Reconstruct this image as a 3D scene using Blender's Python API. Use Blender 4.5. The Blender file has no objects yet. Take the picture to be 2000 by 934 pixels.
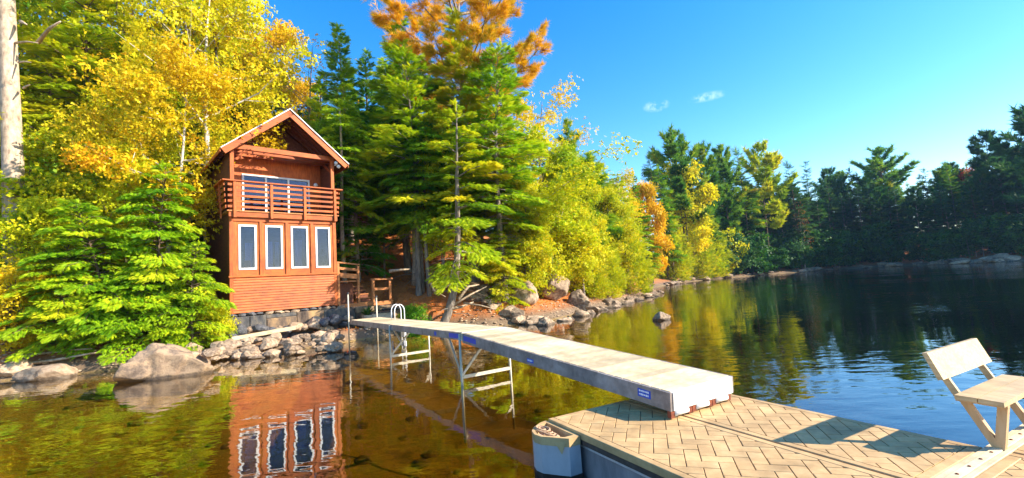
import bpy, math, random
import numpy as np
from mathutils import Vector, Matrix
random.seed(7)
rng = np.random.default_rng(11)
sc = bpy.context.scene
col = sc.collection

# ------------------------------------------------------------------ camera
F, W, H, HC = 880.0, 2000.0, 934.0, 2.05
PITCH, ROLL = math.radians(5.3), math.radians(3.7)
fw = Vector((0, math.cos(PITCH), math.sin(PITCH))); rt = Vector((1, 0, 0)); up = rt.cross(fw)
rt2 = math.cos(ROLL) * rt - math.sin(ROLL) * up
up2 = math.cos(ROLL) * up + math.sin(ROLL) * rt
cam_d = bpy.data.cameras.new('camera'); cam = bpy.data.objects.new('camera', cam_d); col.objects.link(cam)
m3 = Matrix((rt2, up2, -fw)).transposed()
cam.matrix_world = Matrix.Translation((0, 0, HC)) @ m3.to_4x4()
cam_d.sensor_width = 36; cam_d.lens = 36 * F / W; cam_d.clip_end = 3000; cam_d.clip_start = 0.05
sc.camera = cam

# ------------------------------------------------------------------ light
SUN_EL, SUN_AZ = 30.0, 101.0
world = bpy.data.worlds.new('World'); sc.world = world; world.use_nodes = True
wn = world.node_tree.nodes; wl = world.node_tree.links
for n in list(wn): wn.remove(n)
wo = wn.new('ShaderNodeOutputWorld'); bg = wn.new('ShaderNodeBackground'); sky = wn.new('ShaderNodeTexSky')
sky.sky_type = 'NISHITA'; sky.sun_disc = False; sky.sun_elevation = math.radians(SUN_EL); sky.sun_rotation = math.radians(SUN_AZ)
sky.air_density = 1.0; sky.dust_density = 0.25; sky.ozone_density = 1.6
hs = wn.new('ShaderNodeHueSaturation'); hs.inputs['Saturation'].default_value = 1.46; hs.inputs['Hue'].default_value = 0.503
hs.inputs['Value'].default_value = 1.0
wl.new(sky.outputs[0], hs.inputs['Color'])
# two small wisps of cloud, fixed to directions of the sky
geo = wn.new('ShaderNodeTexCoord')
def cloud_mask(d, rx, rz, seed):
    d = Vector(d).normalized(); ex = Vector((d.y, -d.x, 0)).normalized(); ez = ex.cross(d)
    outs = []
    for v, r in ((ex, rx), (ez, rz)):
        dp = wn.new('ShaderNodeVectorMath'); dp.operation = 'DOT_PRODUCT'; dp.inputs[1].default_value = v
        wl.new(geo.outputs['Generated'], dp.inputs[0])
        mu = wn.new('ShaderNodeMath'); mu.operation = 'DIVIDE'; mu.inputs[1].default_value = r; wl.new(dp.outputs['Value'], mu.inputs[0])
        sq = wn.new('ShaderNodeMath'); sq.operation = 'POWER'; sq.inputs[1].default_value = 2
        ab = wn.new('ShaderNodeMath'); ab.operation = 'ABSOLUTE'; wl.new(mu.outputs[0], ab.inputs[0]); wl.new(ab.outputs[0], sq.inputs[0]); outs.append(sq)
    ad = wn.new('ShaderNodeMath'); wl.new(outs[0].outputs[0], ad.inputs[0]); wl.new(outs[1].outputs[0], ad.inputs[1])
    fr = wn.new('ShaderNodeVectorMath'); fr.operation = 'DOT_PRODUCT'; fr.inputs[1].default_value = d; wl.new(geo.outputs['Generated'], fr.inputs[0])
    ma = wn.new('ShaderNodeMapRange'); ma.inputs[1].default_value = 1.0; ma.inputs[2].default_value = 0.0; ma.inputs[3].default_value = 0.0; ma.inputs[4].default_value = 1.0
    wl.new(ad.outputs[0], ma.inputs[0])
    gt = wn.new('ShaderNodeMath'); gt.operation = 'GREATER_THAN'; gt.inputs[1].default_value = 0; wl.new(fr.outputs['Value'], gt.inputs[0])
    m = wn.new('ShaderNodeMath'); m.operation = 'MULTIPLY'; wl.new(ma.outputs[0], m.inputs[0]); wl.new(gt.outputs[0], m.inputs[1])
    return m
def pix_dir(px, py):
    return rt2 * ((px - W / 2) / F) + up2 * ((H / 2 - py) / F) + fw
c1 = cloud_mask(pix_dir(1382, 189), 0.038, 0.010, 1); c2 = cloud_mask(pix_dir(1282, 207), 0.028, 0.013, 2)
cmx = wn.new('ShaderNodeMath'); cmx.operation = 'MAXIMUM'; wl.new(c1.outputs[0], cmx.inputs[0]); wl.new(c2.outputs[0], cmx.inputs[1])
nz = wn.new('ShaderNodeTexNoise'); nz.inputs['Scale'].default_value = 42; nz.inputs['Detail'].default_value = 8; nz.inputs['Roughness'].default_value = .7; wl.new(geo.outputs['Generated'], nz.inputs['Vector'])
cm = wn.new('ShaderNodeMath'); cm.operation = 'MULTIPLY'; cpw = wn.new('ShaderNodeMath'); cpw.operation = 'MULTIPLY'; cpw.inputs[1].default_value = .55; wl.new(cmx.outputs[0], cpw.inputs[0]); wl.new(cpw.outputs[0], cm.inputs[0]); nmr = wn.new('ShaderNodeMapRange'); nmr.inputs[1].default_value = .42; nmr.inputs[2].default_value = .72; wl.new(nz.outputs[0], nmr.inputs[0]); wl.new(nmr.outputs[0], cm.inputs[1])
mixc = wn.new('ShaderNodeMixRGB'); mixc.inputs[2].default_value = (5.0, 5.6, 5.8, 1); wl.new(cm.outputs[0], mixc.inputs[0]); wl.new(hs.outputs[0], mixc.inputs[1])
wl.new(mixc.outputs[0], bg.inputs[0]); bg.inputs[1].default_value = 0.15
wl.new(bg.outputs[0], wo.inputs[0])
sd = bpy.data.lights.new('sun', 'SUN'); sun = bpy.data.objects.new('sun', sd); col.objects.link(sun)
sd.energy = 4.8; sd.angle = math.radians(0.53); sd.color = (1.0, 0.90, 0.72)
el, az = math.radians(SUN_EL), math.radians(SUN_AZ)
sun.rotation_euler = Vector((math.cos(el) * math.sin(az), math.cos(el) * math.cos(az), math.sin(el))).to_track_quat('Z', 'Y').to_euler()
sun.location = (40, 0, 30)
vs = sc.view_settings; vs.view_transform = 'Standard'; vs.look = 'None'; vs.gamma = 1; vs.exposure = 1.3; vs.use_curve_mapping = False
sc.render.engine = 'CYCLES'
cy = sc.cycles; cy.max_bounces = 5; cy.transparent_max_bounces = 24; cy.diffuse_bounces = 2; cy.glossy_bounces = 2; cy.transmission_bounces = 4
cy.caustics_reflective = False; cy.caustics_refractive = False; cy.use_denoising = True; cy.sample_clamp_indirect = 4
try: cy.denoiser = 'OPENIMAGEDENOISE'
except Exception: pass

# ------------------------------------------------------------------ helpers
def at(px, py, y):
    d = pix_dir(px, py); t = y / d.y
    return Vector((0, 0, HC)) + d * t
def atz(px, py, z):
    d = pix_dir(px, py); t = (z - HC) / d.z
    return Vector((0, 0, HC)) + d * t
def tag(o, label=None, cat=None, group=None, kind=None):
    if label: o['label'] = label
    if cat: o['category'] = cat
    if group: o['group'] = group
    if kind: o['kind'] = kind
    return o
def empty(name, loc=(0, 0, 0), rz=0.0, parent=None):
    o = bpy.data.objects.new(name, None); col.objects.link(o); o.location = loc; o.rotation_euler = (0, 0, rz); o.empty_display_size = .2
    o.parent = parent
    return o
def link(name, me, mat=None, parent=None):
    o = bpy.data.objects.new(name, me); col.objects.link(o); o.parent = parent
    if mat and not me.materials: me.materials.append(mat)
    return o
def np_mesh(name, V, Fa, tint=None, smooth=False):
    """V (n,3), Fa (m,k) all of the same k"""
    V = np.asarray(V, dtype=np.float32); Fa = np.asarray(Fa, dtype=np.int32); k = Fa.shape[1]
    me = bpy.data.meshes.new(name)
    me.vertices.add(len(V)); me.vertices.foreach_set('co', V.ravel())
    me.loops.add(Fa.size); me.loops.foreach_set('vertex_index', Fa.ravel())
    me.polygons.add(len(Fa)); me.polygons.foreach_set('loop_start', np.arange(0, Fa.size, k, dtype=np.int32))
    if smooth: me.polygons.foreach_set('use_smooth', np.ones(len(Fa), dtype=bool))
    me.update(calc_edges=True)
    if tint is not None:
        a = me.attributes.new('tint', 'FLOAT', 'POINT'); a.data.foreach_set('value', np.asarray(tint, dtype=np.float32))
    return me
class MB:
    def __init__(s): s.v = []; s.f = []; s.sm = []
    def add(s, V, Fs, smooth=False):
        b = len(s.v); s.v += [tuple(p) for p in V]; s.f += [tuple(b + i for i in f) for f in Fs]; s.sm += [smooth] * len(Fs); return s
    def box(s, x0, x1, y0, y1, z0, z1, ch=0.0):
        if ch <= 0:
            V = [(x, y, z) for z in (z0, z1) for y in (y0, y1) for x in (x0, x1)]
            return s.add(V, [(0, 2, 3, 1), (4, 5, 7, 6), (0, 1, 5, 4), (2, 6, 7, 3), (0, 4, 6, 2), (1, 3, 7, 5)])
        c = min(ch, (x1 - x0) * .45, (y1 - y0) * .45, (z1 - z0) * .45)
        V = []
        def ring(z, i): return [(x0 + i, y0, z), (x1 - i, y0, z), (x1, y0 + i, z), (x1, y1 - i, z), (x1 - i, y1, z), (x0 + i, y1, z), (x0, y1 - i, z), (x0, y0 + i, z)]
        def ring2(z): return [(x0 + c, y0 + c, z), (x1 - c, y0 + c, z), (x1 - c, y0 + c, z), (x1 - c, y1 - c, z), (x1 - c, y1 - c, z), (x0 + c, y1 - c, z), (x0 + c, y1 - c, z), (x0 + c, y0 + c, z)]
        V = [(x0 + c, y0 + c, z0), (x1 - c, y0 + c, z0), (x1 - c, y1 - c, z0), (x0 + c, y1 - c, z0)]
        V += ring(z0 + c, c) + ring(z1 - c, c)
        V += [(x0 + c, y0 + c, z1), (x1 - c, y0 + c, z1), (x1 - c, y1 - c, z1), (x0 + c, y1 - c, z1)]
        Fs = [(3, 2, 1, 0), (20, 21, 22, 23)]
        for i in range(8): Fs.append((4 + i, 4 + (i + 1) % 8, 12 + (i + 1) % 8, 12 + i))
        for q in range(4):
            a, b2 = 4 + 2 * q, 4 + 2 * q + 1
            Fs.append((q, (q + 1) % 4, b2, a)); Fs.append(((q + 1) % 4, 4 + (2 * q + 2) % 8, b2))
            a, b2 = 12 + 2 * q, 12 + 2 * q + 1
            Fs.append((20 + q, a, b2, 20 + (q + 1) % 4)); Fs.append((20 + (q + 1) % 4, b2, 12 + (2 * q + 2) % 8))
        return s.add(V, Fs)
    def bar(s, p0, p1, w, h, upv=(0, 0, 1)):
        p0 = Vector(p0); p1 = Vector(p1); d = (p1 - p0).normalized(); u = Vector(upv)
        if abs(d.dot(u)) > .98: u = Vector((0, 1, 0))
        sx = d.cross(u).normalized(); uz = sx.cross(d).normalized()
        V = []
        for p in (p0, p1):
            for a, b in ((-1, -1), (1, -1), (1, 1), (-1, 1)): V.append(p + sx * (a * w / 2) + uz * (b * h / 2))
        return s.add(V, [(3, 2, 1, 0), (4, 5, 6, 7), (0, 1, 5, 4), (1, 2, 6, 5), (2, 3, 7, 6), (3, 0, 4, 7)])
    def tube(s, pts, radii, n=8, cap=True):
        V, Fs = tube_np(pts, radii, n, cap); return s.add(V, Fs, True)
    def build(s, name, mat, parent=None):
        me = bpy.data.meshes.new(name); me.from_pydata(s.v, [], s.f); 
        if any(s.sm): me.polygons.foreach_set('use_smooth', s.sm)
        me.update(); return link(name, me, mat, parent)
def tube_np(pts, radii, n=6, cap=True):
    pts = [Vector(p) for p in pts]
    if not hasattr(radii, '__len__'): radii = [radii] * len(pts)
    V = []; Fs = []
    prev = None
    for i, p in enumerate(pts):
        t = (pts[min(i + 1, len(pts) - 1)] - pts[max(i - 1, 0)]).normalized()
        if prev is None:
            u = Vector((0, 0, 1)) if abs(t.z) < .9 else Vector((1, 0, 0))
            a = t.cross(u).normalized()
        else:
            a = (prev - t * prev.dot(t)).normalized()
        prev = a; b = t.cross(a)
        for k in range(n):
            c, q = math.cos(2 * math.pi * k / n), math.sin(2 * math.pi * k / n)
            V.append(p + (a * c + b * q) * radii[i])
    for i in range(len(pts) - 1):
        for k in range(n):
            Fs.append((i * n + k, i * n + (k + 1) % n, (i + 1) * n + (k + 1) % n, (i + 1) * n + k))
    if cap:
        Fs.append(tuple(range(n))[::-1]); Fs.append(tuple((len(pts) - 1) * n + k for k in range(n)))
    return V, Fs

# ------------------------------------------------------------------ materials
MATS = {}
def new_mat(name):
    m = bpy.data.materials.new(name); m.use_nodes = True; nt = m.node_tree
    for n in list(nt.nodes): nt.nodes.remove(n)
    out = nt.nodes.new('ShaderNodeOutputMaterial'); MATS[name] = m
    return m, nt, nt.nodes, nt.links, out
def ramp(N, stops):
    r = N.new('ShaderNodeValToRGB'); e = r.color_ramp.elements
    while len(e) < len(stops): e.new(0.5)
    for i, (p, c) in enumerate(stops): e[i].position = p; e[i].color = (*c, 1)
    return r
def surf(name, stops, scale=(1, 1, 1), nscale=6.0, detail=6, rough=.7, bump=.25, bdist=.02, metallic=0, island=0.0, spec=.4, coord='Object', rough_n=.6, stain=0.0, sscale=1.1, wet=False):
    m, nt, N, L, out = new_mat(name)
    p = N.new('ShaderNodeBsdfPrincipled'); tc = N.new('ShaderNodeTexCoord'); mp = N.new('ShaderNodeMapping'); mp.inputs['Scale'].default_value = scale
    L.new(tc.outputs[coord], mp.inputs['Vector'])
    nz = N.new('ShaderNodeTexNoise'); nz.inputs['Scale'].default_value = nscale; nz.inputs['Detail'].default_value = detail; nz.inputs['Roughness'].default_value = rough_n
    L.new(mp.outputs[0], nz.inputs['Vector'])
    r = ramp(N, stops); L.new(nz.outputs[0], r.inputs[0]); cout = r.outputs[0]
    if wet:
        gw = N.new('ShaderNodeNewGeometry'); sw = N.new('ShaderNodeSeparateXYZ'); L.new(gw.outputs['Position'], sw.inputs[0]); aw = N.new('ShaderNodeMath'); aw.operation = 'MULTIPLY_ADD'; L.new(nz.outputs[0], aw.inputs[0]); aw.inputs[1].default_value = .16; L.new(sw.outputs[2], aw.inputs[2])
        rw = N.new('ShaderNodeMapRange'); rw.inputs[1].default_value = .13; rw.inputs[2].default_value = .18; rw.inputs[3].default_value = .38; rw.inputs[4].default_value = 1; L.new(aw.outputs[0], rw.inputs[0])
        hw_ = N.new('ShaderNodeHueSaturation'); L.new(rw.outputs[0], hw_.inputs['Value']); L.new(cout, hw_.inputs['Color']); cout = hw_.outputs[0]
    if stain > 0:
        g_ = N.new('ShaderNodeNewGeometry'); n_ = N.new('ShaderNodeTexNoise'); n_.inputs['Scale'].default_value = sscale; n_.inputs['Detail'].default_value = 9; n_.inputs['Roughness'].default_value = .68; L.new(g_.outputs['Position'], n_.inputs['Vector'])
        r_ = N.new('ShaderNodeMapRange'); r_.inputs[1].default_value = .36; r_.inputs[2].default_value = .60; r_.inputs[3].default_value = 1 - stain; r_.inputs[4].default_value = 1.06; L.new(n_.outputs[0], r_.inputs[0])
        h_ = N.new('ShaderNodeHueSaturation'); L.new(r_.outputs[0], h_.inputs['Value']); L.new(cout, h_.inputs['Color']); cout = h_.outputs[0]
    if island > 0:
        oi = N.new('ShaderNodeObjectInfo'); mr = N.new('ShaderNodeMapRange'); mr.inputs[3].default_value = 1 - island; mr.inputs[4].default_value = 1 + island
        L.new(oi.outputs['Random'], mr.inputs[0]); hv = N.new('ShaderNodeHueSaturation'); L.new(mr.outputs[0], hv.inputs['Value']); L.new(cout, hv.inputs['Color']); cout = hv.outputs[0]
    L.new(cout, p.inputs['Base Color']); p.inputs['Roughness'].default_value = rough; p.inputs['Metallic'].default_value = metallic
    p.inputs['Specular IOR Level'].default_value = spec
    if bump > 0:
        b = N.new('ShaderNodeBump'); b.inputs['Strength'].default_value = bump; b.inputs['Distance'].default_value = bdist
        L.new(nz.outputs[0], b.inputs['Height']); L.new(b.outputs[0], p.inputs['Normal'])
    L.new(p.outputs[0], out.inputs[0])
    return m
def leaf_mat(name, stops, trans=.35, hue=.012):
    m, nt, N, L, out = new_mat(name)
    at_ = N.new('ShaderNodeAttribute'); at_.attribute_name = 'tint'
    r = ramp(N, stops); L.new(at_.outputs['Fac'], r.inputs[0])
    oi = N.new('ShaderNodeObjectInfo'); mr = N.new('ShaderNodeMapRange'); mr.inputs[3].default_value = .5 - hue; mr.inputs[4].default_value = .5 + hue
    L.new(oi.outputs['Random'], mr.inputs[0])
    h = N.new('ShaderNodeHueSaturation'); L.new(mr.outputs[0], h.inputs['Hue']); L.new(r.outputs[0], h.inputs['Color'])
    d = N.new('ShaderNodeBsdfPrincipled'); d.inputs['Roughness'].default_value = .55; d.inputs['Specular IOR Level'].default_value = .25; L.new(h.outputs[0], d.inputs['Base Color'])
    t = N.new('ShaderNodeBsdfTranslucent'); L.new(h.outputs[0], t.inputs[0])
    mx = N.new('ShaderNodeMixShader'); mx.inputs[0].default_value = trans; L.new(d.outputs[0], mx.inputs[1]); L.new(t.outputs[0], mx.inputs[2])
    L.new(mx.outputs[0], out.inputs[0])
    return m
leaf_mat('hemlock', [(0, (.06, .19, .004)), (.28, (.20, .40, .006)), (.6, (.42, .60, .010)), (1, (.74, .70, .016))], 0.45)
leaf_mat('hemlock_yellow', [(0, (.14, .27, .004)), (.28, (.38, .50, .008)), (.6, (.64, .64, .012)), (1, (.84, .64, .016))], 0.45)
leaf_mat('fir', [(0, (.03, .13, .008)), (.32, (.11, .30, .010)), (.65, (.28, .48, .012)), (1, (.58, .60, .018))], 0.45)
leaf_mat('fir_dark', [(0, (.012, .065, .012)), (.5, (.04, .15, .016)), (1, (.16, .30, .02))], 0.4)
leaf_mat('pine_orange', [(0, (.26, .34, .008)), (.2, (.66, .48, .010)), (.5, (.88, .54, .012)), (1, (.90, .62, .02))], 0.5)
leaf_mat('pine_green', [(0, (.05, .16, .008)), (.35, (.18, .36, .010)), (.7, (.42, .54, .012)), (1, (.70, .52, .016))], 0.42)
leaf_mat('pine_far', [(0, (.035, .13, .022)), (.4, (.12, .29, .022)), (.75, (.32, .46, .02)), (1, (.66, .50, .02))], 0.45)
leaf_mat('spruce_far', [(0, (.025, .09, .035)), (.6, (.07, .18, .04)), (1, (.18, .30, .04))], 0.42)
leaf_mat('leaf_yellow', [(0, (.42, .44, .008)), (.3, (.70, .60, .010)), (.65, (.84, .64, .012)), (1, (.86, .50, .012))], 0.45)
leaf_mat('leaf_gold', [(0, (.66, .50, .008)), (.4, (.84, .58, .010)), (.8, (.88, .54, .012)), (1, (.84, .38, .01))], 0.45)
leaf_mat('leaf_orange', [(0, (.50, .20, .01)), (.5, (.78, .28, .012)), (1, (.70, .13, .012))], .4)
leaf_mat('leaf_lime', [(0, (.26, .40, .006)), (.35, (.58, .61, .010)), (.7, (.80, .69, .012)), (1, (.88, .62, .014))], 0.45)
leaf_mat('leaf_green', [(0, (.04, .16, .006)), (.5, (.13, .34, .01)), (.85, (.30, .46, .012)), (1, (.60, .46, .02))], 0.4)
leaf_mat('cedar', [(0, (.17, .29, .006)), (.35, (.48, .53, .008)), (.7, (.72, .64, .012)), (1, (.84, .58, .014))], 0.42)
leaf_mat('leaf_red', [(0, (.35, .05, .01)), (1, (.65, .10, .012))], .4)
surf('bark_brown', [(0.2, (.035, .022, .014)), (.55, (.13, .085, .055)), (.8, (.25, .18, .13))], (1, 1, .18), 14, 8, .9, .9, .03)
surf('bark_grey', [(0.25, (.06, .045, .035)), (.5, (.21, .17, .14)), (.8, (.40, .34, .28))], (1, 1, .22), 10, 8, .9, .8, .03)
surf('bark_pale', [(0.25, (.16, .11, .075)), (.5, (.46, .34, .24)), (.8, (.66, .54, .42))], (1, 1, .5), 7, 8, .85, .7, .03)
surf('bark_birch', [(0.25, (.12, .10, .08)), (.42, (.55, .48, .40)), (.8, (.78, .72, .62))], (1, 1, 2.5), 5, 6, .8, .3, .02)
surf('rock', [(0.28, (.045, .035, .03)), (.44, (.18, .12, .08)), (.56, (.32, .225, .145)), (.75, (.50, .38, .26))], (1, 1, 1), 4.0, 10, .85, .8, .04, island=.22, rough_n=.68, wet=True)
surf('boulder_tan', [(0.30, (.05, .035, .03)), (.42, (.20, .14, .10)), (.52, (.40, .27, .165)), (.6, (.25, .165, .105)), (.75, (.58, .43, .28))], (1, 1, 1), 3.0, 12, .85, 1.0, .06, rough_n=.72, wet=True)
surf('rock_pale', [(0.28, (.11, .065, .04)), (.45, (.36, .24, .15)), (.75, (.58, .44, .31))], (1, 1, 1), 4.5, 10, .85, .7, .03, island=.22, rough_n=.65, wet=True)
surf('bed_stone', [(0.28, (.05, .035, .012)), (.5, (.20, .13, .04)), (.75, (.34, .24, .09))], (1, 1, 1), 5, 8, .8, .4, .02, island=.2)
surf('rock_dark', [(0.25, (.025, .025, .03)), (.5, (.085, .085, .095)), (.8, (.20, .19, .19))], (1, 1, 1), 5, 9, .75, .7, .03, island=.2)
surf('wood_red', [(0.25, (.28, .046, .006)), (.5, (.47, .096, .010)), (.75, (.58, .15, .022))], (1.2, 1.2, 14), 2.2, 6, .6, .15, .004, island=.12, stain=.38, sscale=1.6)
surf('wood_red_v', [(0.25, (.28, .046, .006)), (.5, (.47, .096, .010)), (.75, (.58, .15, .022))], (10, 10, 1.2), 2.2, 6, .6, .15, .004, island=.10, stain=.35, sscale=1.6)
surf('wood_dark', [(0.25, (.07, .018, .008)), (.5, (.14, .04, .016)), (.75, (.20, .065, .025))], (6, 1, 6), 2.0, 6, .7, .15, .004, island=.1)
surf('wood_stair', [(0.25, (.30, .09, .025)), (.5, (.48, .17, .05)), (.75, (.58, .25, .09))], (4, 4, 4), 4.0, 7, .7, .2, .006, island=.12)
surf('white_frame', [(0.3, (.70, .69, .70)), (.7, (.82, .81, .82))], (1, 1, 1), 6, 3, .45, 0)
surf('roof_metal', [(0.3, (.42, .42, .44)), (.7, (.62, .61, .62))], (1, 1, 1), 3, 5, .4, .05, .005, metallic=.3)
surf('concrete', [(0.3, (.03, .022, .02)), (.44, (.13, .09, .065)), (.54, (.27, .17, .09)), (.68, (.42, .27, .12))], (1, 1, .45), 2.0, 9, .9, .7, .03, rough_n=.7)
surf('concrete_dark', [(0.3, (.02, .02, .024)), (.44, (.07, .068, .07)), (.56, (.16, .13, .10)), (.7, (.26, .19, .11))], (1, 1, .45), 2.4, 9, .9, .7, .03, rough_n=.7)
surf('plank_pale', [(0.25, (.52, .39, .21)), (.5, (.66, .51, .31)), (.75, (.76, .61, .40))], (1.5, 1.5, 6), 3.0, 8, .75, .2, .004, island=.24, stain=.26, sscale=2.5)
surf('bench_wood', [(0.25, (.42, .27, .12)), (.5, (.54, .38, .20)), (.75, (.64, .48, .28))], (1.2, 22, 22), 2.5, 8, .6, .2, .003, island=.08, stain=.22, sscale=5)
surf('bench_leg', [(0.25, (.40, .24, .11)), (.5, (.52, .33, .17)), (.75, (.60, .42, .24))], (7, 7, 1), 2.5, 7, .6, .1, .003, island=.05)
surf('tile', [(0.2, (.45, .27, .115)), (.5, (.56, .35, .155)), (.8, (.64, .43, .21))], (1, 1, 1), 7, 9, .75, .25, .002, island=.10, stain=.28, sscale=3.0)
surf('tile_gap', [(0.3, (.05, .035, .03)), (.7, (.10, .075, .06))], (1, 1, 1), 9, 4, .9, .1, .002)
surf('float_side', [(0.25, (.13, .12, .12)), (.5, (.24, .22, .23)), (.75, (.33, .30, .30))], (1, 1, .3), 7, 8, .65, .15, .004)
surf('float_pale', [(0.22, (.16, .14, .12)), (.42, (.40, .37, .38)), (.75, (.52, .49, .50))], (1, 1, .5), 5, 8, .6, .15, .004)
surf('metal', [(0.3, (.48, .46, .45)), (.7, (.70, .68, .66))], (1, 1, 1), 9, 6, .38, .05, .002, metallic=.75)
surf('galvanised', [(0.3, (.42, .35, .26)), (.5, (.58, .50, .38)), (.75, (.66, .59, .47))], (1, 1, .5), 11, 7, .5, .05, .002, metallic=.25)
surf('beam_side', [(0.25, (.12, .09, .08)), (.42, (.28, .23, .21)), (.75, (.42, .36, .34))], (1, 1, 1), 5.5, 9, .5, .1, .003, metallic=.2, rough_n=.7, stain=.4, sscale=2.2)
surf('end_plate', [(0.3, (.72, .71, .68)), (.7, (.82, .81, .78))], (1, 1, 1), 4, 5, .45, .02, .002)
surf('rust', [(0.3, (.10, .02, .01)), (.7, (.26, .07, .03))], (1, 1, 1), 20, 6, .8, .3, .003)
surf('blue_sticker', [(0.3, (.008, .05, .42)), (.7, (.015, .08, .52))], (1, 1, 1), 8, 3, .4, 0)
surf('white_ink', [(0.3, (.75, .76, .8)), (.7, (.85, .86, .9))], (1, 1, 1), 8, 3, .5, 0)
surf('rope', [(0.3, (.38, .20, .10)), (.7, (.62, .42, .26))], (1, 1, 1), 60, 3, .9, .4, .004)
surf('white_paint', [(0.3, (.74, .73, .74)), (.7, (.84, .83, .84))], (1, 1, 1), 6, 3, .35, 0)
surf('dark_metal', [(0.3, (.02, .02, .022)), (.7, (.05, .05, .055))], (1, 1, 1), 6, 3, .5, 0)
surf('driftwood', [(0.25, (.14, .09, .055)), (.5, (.38, .28, .19)), (.75, (.60, .50, .38))], (1, 1, 1), 9, 8, .85, .5, .01)
surf('curtain', [(0.3, (.22, .36, .55)), (.7, (.45, .60, .78))], (9, 9, .5), 3, 3, .9, .2, .01)
surf('interior', [(0.3, (.26, .15, .11)), (.7, (.36, .22, .16))], (1, 1, 6), 2, 3, .8, 0)
surf('interior_chair', [(0.3, (.45, .20, .05)), (.7, (.60, .30, .09))], (1, 1, 1), 6, 3, .7, 0)
surf('planter_pot', [(0.3, (.30, .24, .17)), (.7, (.55, .46, .34))], (1, 1, 1), 6, 6, .8, .2, .01)
surf('soil', [(0.3, (.02, .012, .008)), (.7, (.05, .03, .02))], (1, 1, 1), 20, 6, .9, .3, .01)
def glass_mat(name, tint, refl, rough=.01):
    m, nt, N, L, out = new_mat(name)
    t = N.new('ShaderNodeBsdfTransparent'); t.inputs[0].default_value = (*tint, 1); g = N.new('ShaderNodeBsdfGlossy'); g.inputs['Roughness'].default_value = rough
    g.inputs[0].default_value = (.9, .93, 1, 1)
    f = N.new('ShaderNodeFresnel'); f.inputs[0].default_value = 1.42; mr = N.new('ShaderNodeMath'); mr.operation = 'ADD'; mr.inputs[1].default_value = refl; L.new(f.outputs[0], mr.inputs[0])
    mx = N.new('ShaderNodeMixShader'); L.new(mr.outputs[0], mx.inputs[0]); L.new(t.outputs[0], mx.inputs[1]); L.new(g.outputs[0], mx.inputs[2]); L.new(mx.outputs[0], out.inputs[0])
glass_mat('glass', (.58, .55, .74), .02)
# ground: needle litter on the slope, gravel and silt under water
def ground_mat():
    m, nt, N, L, out = new_mat('ground')
    g = N.new('ShaderNodeNewGeometry'); sp = N.new('ShaderNodeSeparateXYZ'); L.new(g.outputs['Position'], sp.inputs[0])
    n1 = N.new('ShaderNodeTexNoise'); n1.inputs['Scale'].default_value = 1.3; n1.inputs['Detail'].default_value = 9; n1.inputs['Roughness'].default_value = .7
    n2 = N.new('ShaderNodeTexNoise'); n2.inputs['Scale'].default_value = 22; n2.inputs['Detail'].default_value = 6
    for n in (n1, n2): L.new(g.outputs['Position'], n.inputs['Vector'])
    litter = ramp(N, [(.25, (.10, .030, .010)), (.45, (.36, .11, .022)), (.6, (.52, .18, .04)), (.8, (.62, .30, .09))]); 
    mx0 = N.new('ShaderNodeMixRGB'); mx0.inputs[0].default_value = .45; L.new(n1.outputs[0], mx0.inputs[1]); L.new(n2.outputs[0], mx0.inputs[2]); L.new(mx0.outputs[0], litter.inputs[0])
    bed = ramp(N, [(.28, (.07, .055, .010)), (.42, (.26, .17, .024)), (.5, (.50, .29, .04)), (.58, (.32, .26, .035)), (.66, (.54, .33, .06)), (.78, (.62, .44, .13))])
    n3 = N.new('ShaderNodeTexNoise'); n3.inputs['Scale'].default_value = .9; n3.inputs['Detail'].default_value = 8; n3.inputs['Roughness'].default_value = .72; L.new(g.outputs['Position'], n3.inputs['Vector']); L.new(n3.outputs[0], bed.inputs[0])
    shore = ramp(N, [(.3, (.045, .03, .02)), (.5, (.17, .11, .065)), (.75, (.34, .24, .15))]); L.new(mx0.outputs[0], shore.inputs[0])
    mr = N.new('ShaderNodeMapRange'); mr.inputs[1].default_value = .25; mr.inputs[2].default_value = .75; L.new(sp.outputs[2], mr.inputs[0])
    mr2 = N.new('ShaderNodeMapRange'); mr2.inputs[1].default_value = -.15; mr2.inputs[2].default_value = .08; L.new(sp.outputs[2], mr2.inputs[0])
    a = N.new('ShaderNodeMixRGB'); L.new(mr2.outputs[0], a.inputs[0]); L.new(bed.outputs[0], a.inputs[1]); L.new(shore.outputs[0], a.inputs[2])
    b = N.new('ShaderNodeMixRGB'); L.new(mr.outputs[0], b.inputs[0]); L.new(a.outputs[0], b.inputs[1]); L.new(litter.outputs[0], b.inputs[2])
    p = N.new('ShaderNodeBsdfPrincipled'); p.inputs['Roughness'].default_value = .95; L.new(b.outputs[0], p.inputs['Base Color'])
    bm = N.new('ShaderNodeBump'); bm.inputs['Strength'].default_value = .6; bm.inputs['Distance'].default_value = .05; L.new(mx0.outputs[0], bm.inputs['Height']); L.new(bm.outputs[0], p.inputs['Normal'])
    L.new(p.outputs[0], out.inputs[0])
ground_mat()
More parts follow.
